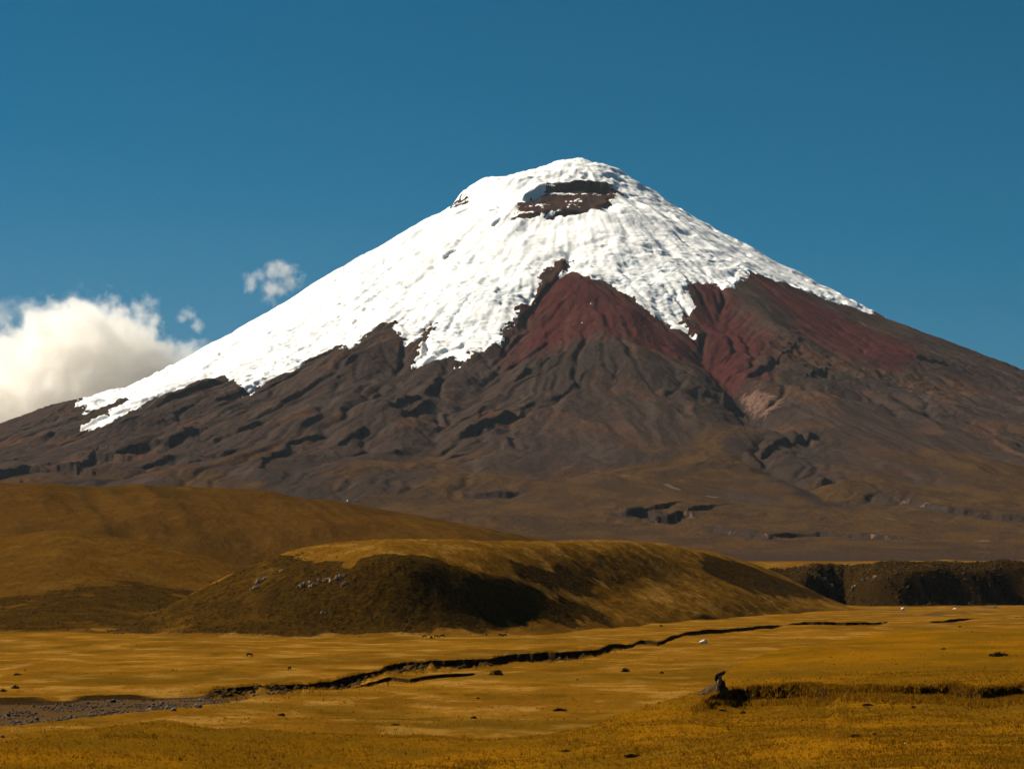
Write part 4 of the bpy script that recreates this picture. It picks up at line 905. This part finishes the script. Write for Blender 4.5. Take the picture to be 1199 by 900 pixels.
n = 420000
u = rs.uniform(-.225, .225, n); d = 1 / np.sqrt(rs.uniform(1 / 760.0 ** 2, 1 / 205.0 ** 2, n))
d = np.where(rs.rand(n) < .5, rs.uniform(205, 520, n), d)
inside = (d < tb(G['terrace'], u) + 10) & (d < 760)
dens = fbm(u * d / 14, d / 18, 3, .6, 300) * .6
inside &= rs.rand(n) < np.clip(.45 + .8 * dens, .08, 1)
u, d = u[inside], d[inside]
z = ground_z(u, d, G)
P = np.stack([u * d, d, z, (.09 + rs.gamma(2.0, .055, len(u))) * (1 + .35 * fbm(u * d / 9, d / 11, 2, .5, 305))], 1)
sets = [P]
def tufts(u, d, h): return np.stack([u * d, d, ground_z(u, d, G), h], 1)
n = 26000                                                # fringe hanging over the earth bank
u = rs.uniform(.070, .235, n); e = bank_edge(u, G); k_ = np.clip(tb(G['bank_h'], u) / 2, 0, 1)
d = e + rs.normal(.6, .9, n); ok = (rs.rand(n) < k_ * np.clip(.5 + fbm(u * e / 5, e / 5, 2, .6, 330), .1, 1))
sets.append(tufts(u[ok], d[ok], rs.uniform(.25, .75, ok.sum())))
u = rs.uniform(.070, .235, n); e = bank_edge(u, G); k_ = np.clip(tb(G['bank_h'], u) / 2, 0, 1)
d = e - rs.gamma(2, 2.2, n); ok = rs.rand(n) < k_ * .8
sets.append(tufts(u[ok], d[ok], rs.uniform(.3, .9, ok.sum())))
n = 16000                                                # along the stream cut
u = rs.uniform(-.125, .155, n); e = gully_edge(u, G); k_ = np.clip(tb(G['gully_h'], u) / 2, 0, 1)
d = np.where(rs.rand(n) < .5, e + rs.exponential(2.0, n), e - 20 - rs.exponential(30, n)); ok = rs.rand(n) < k_ * np.clip(.4 + fbm(u * e / 9, e / 9, 2, .6, 331), .05, 1)
sets.append(tufts(u[ok], d[ok], rs.uniform(.25, .8, ok.sum())))
n = 52000
u = rs.uniform(-.225, .225, n); d = 1 / np.sqrt(rs.uniform(1 / 2300.0 ** 2, 1 / 380.0 ** 2, n))
ok = (rs.rand(n) < np.clip(.25 + .9 * fbm(u * d / 45, d / 60, 3, .6, 332), .03, 1)) & ~((u < -.085) & (d < tb(G['bed_far'], u)) & (d > tb(G['bed_near'], u)))
sets.append(tufts(u[ok], d[ok], rs.gamma(3, .05, ok.sum()) + .06))
scatter_mesh('grass', np.concatenate(sets), blades, M['tuft'])

OCT = np.array([[1, 0, 0], [-1, 0, 0], [0, 1, 0], [0, -1, 0], [0, 0, 1.0], [.6, .6, .6], [-.6, .6, .6], [-.6, -.6, .6], [.6, -.6, .6]])
OF = np.array([[0, 5, 8], [5, 4, 8], [0, 2, 5], [2, 6, 5], [5, 6, 4], [2, 1, 6], [1, 7, 6], [6, 7, 4], [1, 3, 7], [3, 8, 7], [7, 8, 4], [3, 0, 8]])
def lumps(P):
    n = len(P)
    s = P[:, 3][:, None, None] * (OCT[None] * rs.uniform(.6, 1.3, (n, len(OCT), 1))) * np.stack([rs.uniform(.7, 1.4, n), rs.uniform(.7, 1.4, n), rs.uniform(.6, 1.15, n)], 1)[:, None, :]
    v = (P[:, None, :3] + s).reshape(-1, 3)
    f = (OF[None] + (np.arange(n) * len(OCT))[:, None, None]).reshape(-1, 3)
    return v, f

pts = []
for name, cnt, lo, hi, sz in (('mid', 24000, -.165, .131, (.18, .6)), ('bank', 15000, .085, .235, (.4, 1.5)), ('lobe', 9000, -.22, -.09, (.18, .7))):
    cols, dk, Hh = HC[name]
    u = rs.uniform(lo, hi, cnt); dkk, _ = hill_tables(Hh, u)
    t = rs.rand(cnt); d = dkk[0] + 6 + (dkk[3] - dkk[0]) * t
    x = u * d
    if name == 'bank': w = np.where(d < dkk[3] - 4, .9, .45)
    elif name == 'lobe': w = in_polys(DATA['scrub'][name], x, d, 14, 25, 28) * .6 + .1
    else: w = np.maximum(in_polys(DATA['scrub'][name], x, d, 6, 12, 28) * (.35 + .65 * sstep(-.105, -.045, u)), np.maximum(in_polys(DATA['scrub']['thin'], x, d, 14, 20, 40) * .35, .02))
    w = w * np.clip(.6 + .9 * fbm(x / 22, d / 30, 3, .6, 310), .1, 1)
    mk = rs.rand(cnt) < w
    u, d = u[mk], d[mk]
    order = np.argsort(u); u, d = u[order], d[order]
    z = np.concatenate([np.diagonal(hill_at(name, u[i:i + 400], np.repeat(d[i:i + 400][:, None], len(u[i:i + 400]), 1))) for i in range(0, len(u), 400)])
    pts.append(np.stack([u * d, d, z, rs.uniform(*sz, len(u))], 1))
n = 16000                                                # low dark clumps in the grass of the plain
u = rs.uniform(-.225, .225, n); d = np.where(rs.rand(n) < .6, rs.uniform(258, 560, n), 1 / np.sqrt(rs.uniform(1 / 1900.0 ** 2, 1 / 560.0 ** 2, n)))
ok = (rs.rand(n) < np.clip(-.05 + 1.0 * fbm(u * d / 22, d / 28, 3, .6, 340), .01, 1)) & ~((u < -.085) & (d < tb(G['bed_far'], u)) & (d > tb(G['bed_near'], u)))
u, d = u[ok], d[ok]
pts.append(np.stack([u * d, d, ground_z(u, d, G), rs.gamma(3, .022, len(u)) * (.7 + d / 900) + .03], 1))
n = 5000                                                 # fallen sods under the cut bank of the stream
u = rs.uniform(-.12, .155, n); e = gully_edge(u, G); hg_ = tb(G['gully_h'], u)
d = e - 1.0 - rs.gamma(1.2, 5.0, n); ok = rs.rand(n) < np.clip(hg_ / 2.5, 0, 1) * np.clip(.35 + .9 * fbm(u * e / 12, e / 12, 2, .6, 341), .02, 1)
u, d = u[ok], d[ok]
pts.append(np.stack([u * d, d, ground_z(u, d, G) + .1, rs.gamma(2.5, .17, len(u)) + .1], 1))
scatter_mesh('scrub', np.concatenate(pts), lumps, M['scrub'])

# gravel of the dry river bed
n = 26000
u = rs.uniform(-.23, -.085, n)
lane = rs.rand(n)
df, dn = tb(G['bed_far'], u), tb(G['bed_near'], u)
d = np.where(lane < .62, dn + (df - dn) * (.38 + .22 * rs.randn(n)), dn + (df - dn) * np.abs(.02 + .09 * rs.randn(n)))
ok = (d > dn - 2) & (d < df) & (rs.rand(n) < np.clip(.5 + fbm(u * d / 9, d / 9, 2, .6, 320), 0, 1))
u, d = u[ok], d[ok]
P = np.stack([u * d, d, ground_z(u, d, G) - .03, rs.gamma(1.4, .075, len(u)) + .03], 1)
scatter_mesh('gravel', P, lumps, M['gravel'])

# ---------------------------------------------------------------- single things
def rock_mesh(name, size, seed, squash=.7, sub=3, tall=1.0, jag=.35):
    bm = bmesh.new(); bmesh.ops.create_icosphere(bm, subdivisions=sub, radius=1)
    o = Vector((seed * 7.1, seed * 3.3, seed * 1.7))
    for v in bm.verts:
        p = v.co.copy()
        q = mnoise.cell_vector(p * 1.6 + o); k = 1 + jag * (mnoise.noise(p * 1.3 + o)) + .22 * jag * mnoise.noise(p * 4 + o) + .12 * (q[0] - .5)
        v.co = Vector((p.x * k * 1.15, p.y * k * .85, p.z * k * squash * tall)) * size * .5
    me = bpy.data.meshes.new(name); bm.to_mesh(me); bm.free()
    return me

def gz(u, d): return float(ground_z(np.array([u]), np.array([d]), G)[0])

rock_labels = [
    ('boulder', 'white boulder lying at the foot of the dark gully wall', 'white_stone', .75),
    ('boulder', 'tiny white boulder on the far plain below the dark scrub bank', 'white_stone', .85),
    ('boulder', 'largest grey boulder on the gravel of the dry river bed', 'stone', .75),
    ('boulder', 'grey boulder just left of the largest one in the river bed', 'stone', .6),
    ('boulder', 'dark grey stone in the gravel at the left picture edge', 'gravel', .7),
    ('stone', 'small white stone in the near grass at lower right', 'white_stone', .5),
    ('boulder', 'small grey boulder on the far side of the river gravel', 'stone', .6),
    ('boulder', 'pale stone on the stony strip of the far plain, nearer of two', 'white_stone', .5),
    ('boulder', 'pale stone on the stony strip near the right picture edge', 'stone', .5)]
for i, ((u, d, s), (nm, lab, mt, sq)) in enumerate(zip(DATA['spots']['boulder'], rock_labels)):
    o = link(nm, rock_mesh(nm, s, i + 1, sq), M[mt])
    o.location = (u * d, d, gz(u, d) + s * .5 * sq * .5); o.rotation_euler = (0, 0, i * 1.3)
    tag(o, lab, 'rock')

# rock outcrops standing out of the hill faces
out_lab = {0: 'lowest pale rock at the left end of the hill face', 1: 'pale rock just above the lowest one at the left of the hill face', 2: 'small pale rock topmost of the three at the left of the hill face',
           3: 'leaning pale rock first from the left in the long outcrop row', 4: 'second pale rock from the left in the long outcrop row', 5: 'third pale rock from the left in the long outcrop row',
           6: 'fourth pale rock from the left in the long outcrop row', 7: 'fifth pale rock from the left in the long outcrop row', 8: 'tall pale rock sixth from the left in the outcrop row',
           9: 'uppermost pale rock near the right end of the outcrop row', 10: 'lower pale rock ending the outcrop row against the dark scrub', 11: 'small rock alone low on the dark hill face',
           12: 'small grey rock alone on the upper left of the hill face', 13: 'pale rock high on the left wall of the ravine', 14: 'pale rock low on the left wall of the ravine',
           15: 'lowest pale rock on the right wall of the ravine', 16: 'middle pale rock on the right wall of the ravine', 17: 'topmost pale rock on the right wall of the ravine'}
for i, (hn, u, d, s) in enumerate(DATA['outcrops']):
    bm = bmesh.new(); rr = random.Random(i + 40)
    for j in range(6 + (i % 4)):
        w, dp, h = s * rr.uniform(.13, .26), s * rr.uniform(.3, .5), s * rr.uniform(.45, 1.0)
        rot = Matrix.Rotation(R(rr.uniform(-62, -28)), 4, 'Z') @ Matrix.Rotation(R(rr.uniform(-14, 14)), 4, 'Y') @ Matrix.Rotation(R(rr.uniform(-16, 4)), 4, 'X')
        mtx = Matrix.Translation(((j / (5 + i % 4) - .5) * .95 * s, rr.uniform(.0, .25) * s, rr.uniform(-.25, .2) * s)) @ rot
        b2 = bmesh.new(); bmesh.ops.create_cube(b2, size=1.0)
        bmesh.ops.subdivide_edges(b2, edges=b2.edges[:], cuts=3, use_grid_fill=True)
        for v in b2.verts:
            p = v.co.copy(); q = mnoise.noise_vector(p * 2.2 + Vector((i * 3.1, j * 1.7, 0))); t = .75 + .25 * (1 - abs(p.z) * 1.4)
            v.co = mtx @ Vector(((p.x * t + q.x * .22) * w, (p.y * t + q.y * .22) * dp, (p.z + q.z * .12) * h))
        me = bpy.data.meshes.new('slab'); b2.to_mesh(me); b2.free(); bm.from_mesh(me); bpy.data.meshes.remove(me)
    me = bpy.data.meshes.new('rock_outcrop'); bm.to_mesh(me); bm.free()
    o = link('rock_outcrop', me, M['cliff'])
    o.location = (u * d, d + s * .02, float(hill_at(hn, u, d)[0, 0]) - s * .04)
    tag(o, out_lab[i], 'rock outcrop', 'pale outcrops on the hill faces')

# bushes and grass clumps on the plain: leafy, uneven crowns
def bush_mesh(size, seed, tall=.8):
    r_ = np.random.RandomState(seed); n = 420
    p = r_.randn(n, 3); p /= np.linalg.norm(p, axis=1)[:, None]
    p *= (r_.rand(n, 1) ** .45)
    p[:, 2] = np.abs(p[:, 2])
    lob = 1 + .4 * np.sin(np.arctan2(p[:, 1], p[:, 0]) * 3 + seed)
    c = p * np.stack([lob * .5, lob * .45, np.full(n, tall * .62)], 1) * size
    s = size * .10
    v = (c[:, None, :] + r_.uniform(-1, 1, (n, 3, 3)) * s)
    v[:, :, 2] = np.maximum(v[:, :, 2], -.05)
    v = v.reshape(-1, 3)
    return raw_mesh('bush', v, np.arange(len(v)), np.arange(n) * 3)
bush_lab = ['squarish dark bush alone in the middle of the golden plain', 'rounded bush on the near lip of the gully', 'dark bush inside the gully between its two banks', 'small dark bush right of the squarish bush',
            'small dark bush on the plain beyond the gully bend', 'flat dark heath clump on the right grassy rise', 'long dark clump at the foot of the middle grass bank', 'flat dark clump on the central near grass', 'small dark clump left of the long bank clump',
            'tiny dark tuft low in the near grass at centre', 'brown tuft in the bottom centre of the near grass', 'broad dark clump in the near grass below the earth bank', 'small round tuft right of the broad dark clump', 'round dark tuft just below the earth bank',
            'dark clump on the grass right of the river gravel', 'tiny dark bush near the far right gully', 'tiny dark tuft on the slope below the squarish bush', 'dark clump on the left plain above the river bed', 'dark clump at the left picture edge by the river bed', 'long dark clump beside the edge clump by the river bed',
            'tiny tuft on the grass below the gully', 'small dark tuft on the right rise near the gully end', 'dark clump below the bare earth mound', 'brown clump at the foot of the bare earth mound', 'wide clump against the middle of the earth bank']
for i, ((u, d, s), lab) in enumerate(zip(DATA['spots']['bush'], bush_lab)):
    flat = .32 if s / d * 3000 > 9 and i not in (0, 1, 2) else .75
    o = link('bush', bush_mesh(s, i + 3, flat), M['bush'])
    o.location = (u * d, d, gz(u, d) - .03); o.rotation_euler = (0, 0, .0)
    tag(o, lab, 'bush', 'dark bushes dotted over the plain')

# bare earth mound with an overhanging sod cap
u, d = DATA['spots']['pinnacle']
mound = empty('earth_mound', (u * d, d, gz(u, d) - .1))
tag(mound, 'bare brown eroded earth mound with an undercut sod top', 'earth mound')
bm = bmesh.new(); bmesh.ops.create_icosphere(bm, subdivisions=4, radius=1)
for v in bm.verts:
    p = v.co.copy(); t = max(0, p.z)
    n_ = mnoise.noise(p * 2.1) * .18 + mnoise.noise(p * 6) * .06
    left = 1 + 1.2 * max(0, -p.x)
    v.co = Vector((p.x * 1.7 * left * (1 - .55 * t) + .5 * t, p.y * 2.3 * (1 - .4 * t), p.z * 2.5)) * (1 + n_)
me = bpy.data.meshes.new('slope'); bm.to_mesh(me); bm.free(); link('slope', me, M['earth'], mound)
bm = bmesh.new(); bmesh.ops.create_icosphere(bm, subdivisions=4, radius=1)
for v in bm.verts:
    p = v.co.copy(); n_ = mnoise.noise(p * 2.7 + Vector((4, 1, 2))) * .3 + mnoise.noise(p * 7) * .08
    v.co = Vector((p.x * .42 + .25 * p.z - .1, p.y * .6 - .9, p.z * 1.5 + 1.9)) * (1 + n_ * .5)
me = bpy.data.meshes.new('pillar'); bm.to_mesh(me); bm.free(); link('pillar', me, M['pale_earth'], mound)
bm = bmesh.new(); bmesh.ops.create_icosphere(bm, subdivisions=3, radius=1)
for v in bm.verts:
    p = v.co.copy(); n_ = mnoise.noise(p * 3 + Vector((9, 1, 2))) * .3
    v.co = Vector((p.x * .85 + .25, p.y * .8 - .5, p.z * .24 + 3.5 + .3 * p.x)) * (1 + n_ * .4)
me = bpy.data.meshes.new('sod_cap'); bm.to_mesh(me); bm.free(); link('sod_cap', me, M['sod_and_shade'], mound)
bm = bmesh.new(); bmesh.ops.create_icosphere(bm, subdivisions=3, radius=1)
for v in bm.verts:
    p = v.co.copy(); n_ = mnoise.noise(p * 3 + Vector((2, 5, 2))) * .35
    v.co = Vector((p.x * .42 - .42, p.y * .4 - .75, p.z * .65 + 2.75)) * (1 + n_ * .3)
me = bpy.data.meshes.new('hollow_shade'); bm.to_mesh(me); bm.free(); link('hollow_shade', me, M['sod_and_shade'], mound)  # solid dark lump standing in for a shaded recess

# grazing cattle, one continuous body each
def cow_mesh():
    pts = [(-.75, 0, 1.15), (-.35, 0, 1.12), (.15, 0, 1.10), (.6, 0, 1.18), (.95, 0, .98), (1.22, 0, .55), (1.38, 0, .22),
           (-.78, .2, .85), (-.86, .2, .5), (-.8, .2, .04), (-.78, -.2, .85), (-.7, -.2, .5), (-.66, -.2, .04),
           (.55, .19, .78), (.58, .19, .42), (.55, .19, .04), (.55, -.19, .78), (.66, -.19, .42), (.7, -.19, .04),
           (-.98, 0, 1.1), (-1.04, 0, .6), (1.16, .17, .68), (1.16, -.17, .68)]
    rad = [.30, .34, .36, .30, .19, .15, .10, .17, .085, .065, .17, .085, .065, .15, .075, .06, .15, .075, .06, .05, .03, .04, .04]
    ed = [(0, 1), (1, 2), (2, 3), (3, 4), (4, 5), (5, 6), (0, 7), (7, 8), (8, 9), (0, 10), (10, 11), (11, 12), (3, 13), (13, 14), (14, 15), (3, 16), (16, 17), (17, 18), (0, 19), (19, 20), (5, 21), (5, 22)]
    me = bpy.data.meshes.new('skeleton'); me.from_pydata(pts, ed, [])
    o = bpy.data.objects.new('skeleton', me); C.objects.link(o)
    o.modifiers.new('Skin', 'SKIN')
    for i, s in enumerate(me.skin_vertices[0].data): s.radius = (rad[i], rad[i]); s.use_root = (i == 1)
    sm = o.modifiers.new('Subsurf', 'SUBSURF'); sm.levels = 2
    dg = bpy.context.evaluated_depsgraph_get()
    res = bpy.data.meshes.new_from_object(o.evaluated_get(dg)); res.name = 'grazing_cow'; res.shade_smooth()
    bpy.data.objects.remove(o)
    return res
cowm = cow_mesh()
cow_lab = ['dark cow grazing alone on the plain below the pale outcrops', 'leftmost cow of the tiny distant group below the dark hill face', 'second cow from the left of the tiny distant group', 'third cow from the left of the tiny distant group', 'farthest cow of the tiny distant group near the dark hill',
           'left cow of the distant pair under the dark hill face', 'right cow of the distant pair under the dark hill face', 'small dark calf alone right of the lone grazing cow']
first = None
for (u, d, i), lab, rz in zip(DATA['spots']['cow'], cow_lab, (.35, 2.8, 1.2, .1, 3.4, .5, 2.6, 2.2)):
    o = bpy.data.objects.new('grazing_cow', cowm) if first is None else first.copy()
    if first is None: cowm.materials.append(M['hide']); first = o
    C.objects.link(o)
    o.location = (u * d, d, gz(u, d) - .02); o.rotation_euler = (0, 0, rz); s = .7 if i == 7 else 1.0; o.scale = (s, s, s)
    tag(o, lab, 'cow', 'cattle grazing on the plain')

# two small white huts at the foot of the lava flow
def box(bm, x0, x1, y0, y1, z0, z1):
    vs_ = [bm.verts.new(p) for p in ((x0, y0, z0), (x1, y0, z0), (x1, y1, z0), (x0, y1, z0), (x0, y0, z1), (x1, y0, z1), (x1, y1, z1), (x0, y1, z1))]
    for f in ((0, 3, 2, 1), (4, 5, 6, 7), (0, 1, 5, 4), (1, 2, 6, 5), (2, 3, 7, 6), (3, 0, 4, 7)): bm.faces.new([vs_[i] for i in f])
def done(bm, name, material, parent):
    me = bpy.data.meshes.new(name); bm.to_mesh(me); bm.free(); return link(name, me, material, parent)
for (p, lab, rz, L) in zip(DATA['huts'], ('left and smaller of two tiny white huts at the foot of the volcano', 'right and larger of two tiny white huts at the foot of the volcano'), (.3, -.25), (7, 9)):
    h = empty('mountain_hut', (p[0], p[1], volcano_at[tuple(p)] - .4), rz)
    tag(h, lab, 'hut', 'white huts below the volcano')
    bm = bmesh.new(); box(bm, -L / 2, L / 2, -3, 3, -3, 3.6)
    for s in (-1, 1):
        a = [bm.verts.new((s * L / 2, -3, 3.6)), bm.verts.new((s * L / 2, 3, 3.6)), bm.verts.new((s * L / 2, 0, 6.0))]; bm.faces.new(a)
    done(bm, 'wall', M['wall'], h)
    bm = bmesh.new(); e = L / 2 + .5
    for s in (-1, 1):
        q = [bm.verts.new(c) for c in ((-e, s * 3.5, 3.35), (e, s * 3.5, 3.35), (e, 0, 6.15), (-e, 0, 6.15), (-e, s * 3.5, 3.6), (e, s * 3.5, 3.6), (e, 0, 6.4), (-e, 0, 6.4))]
        for f in ((0, 1, 2, 3), (7, 6, 5, 4), (0, 4, 5, 1), (0, 3, 7, 4), (1, 5, 6, 2)): bm.faces.new([q[i] for i in f])
    done(bm, 'roof', M['roof'], h)
    bm = bmesh.new(); box(bm, -.6, .6, -3.08, -2.9, -.2, 2.2); done(bm, 'door', M['roof'], h)

# ---------------------------------------------------------------- clouds, beyond the haze
CP, SP_ = math.cos(math.atan(230 / 3000)), math.sin(math.atan(230 / 3000))
def make_cloud(label, dist, blobs, rho, nscale, amp, lo, hi, seed):
    """blobs: x, z offset, radius and depth offset in metres at that distance"""
    bl = [(Vector((x, dist + dy, z)), r) for x, z, r, dy in blobs]
    bm = bmesh.new()
    for c, r in bl:
        bmesh.ops.create_icosphere(bm, subdivisions=3, radius=r * 1.02, matrix=Matrix.Translation(c))
    me = bpy.data.meshes.new('cloud'); bm.to_mesh(me); bm.free()
    o = bpy.data.objects.new('cloud', me); C.objects.link(o)
    rm = o.modifiers.new('Remesh', 'REMESH'); rm.mode = 'VOXEL'; rm.voxel_size = max(8, min(r for _, r in bl) * .16)
    dg = bpy.context.evaluated_depsgraph_get()
    res = bpy.data.meshes.new_from_object(o.evaluated_get(dg)); bpy.data.objects.remove(o)
    res.name = 'cloud'; res.materials.clear()
    o = link('cloud', res, mat_cloud('cloud_vapour', bl, rho, nscale, amp, lo, hi))
    return tag(o, label, 'cloud')
for c in DATA['clouds']:
    make_cloud(*c)

# ---------------------------------------------------------------- air
hz = Nodes('haze_air')
pv = hz.n('ShaderNodeVolumePrincipled')
pv.inputs['Color'].default_value = (.72, .86, 1.0, 1); pv.inputs['Density'].default_value = 0.32e-5; pv.inputs['Anisotropy'].default_value = .1
hz.t.links.new(pv.outputs[0], hz.out.inputs['Volume'])
bm = bmesh.new(); box(bm, -14200, 14200, -950, 18350, zlow - 1, 2300)
o = done(bm, 'haze', hz.m, None)
tag(o, kind='stuff')
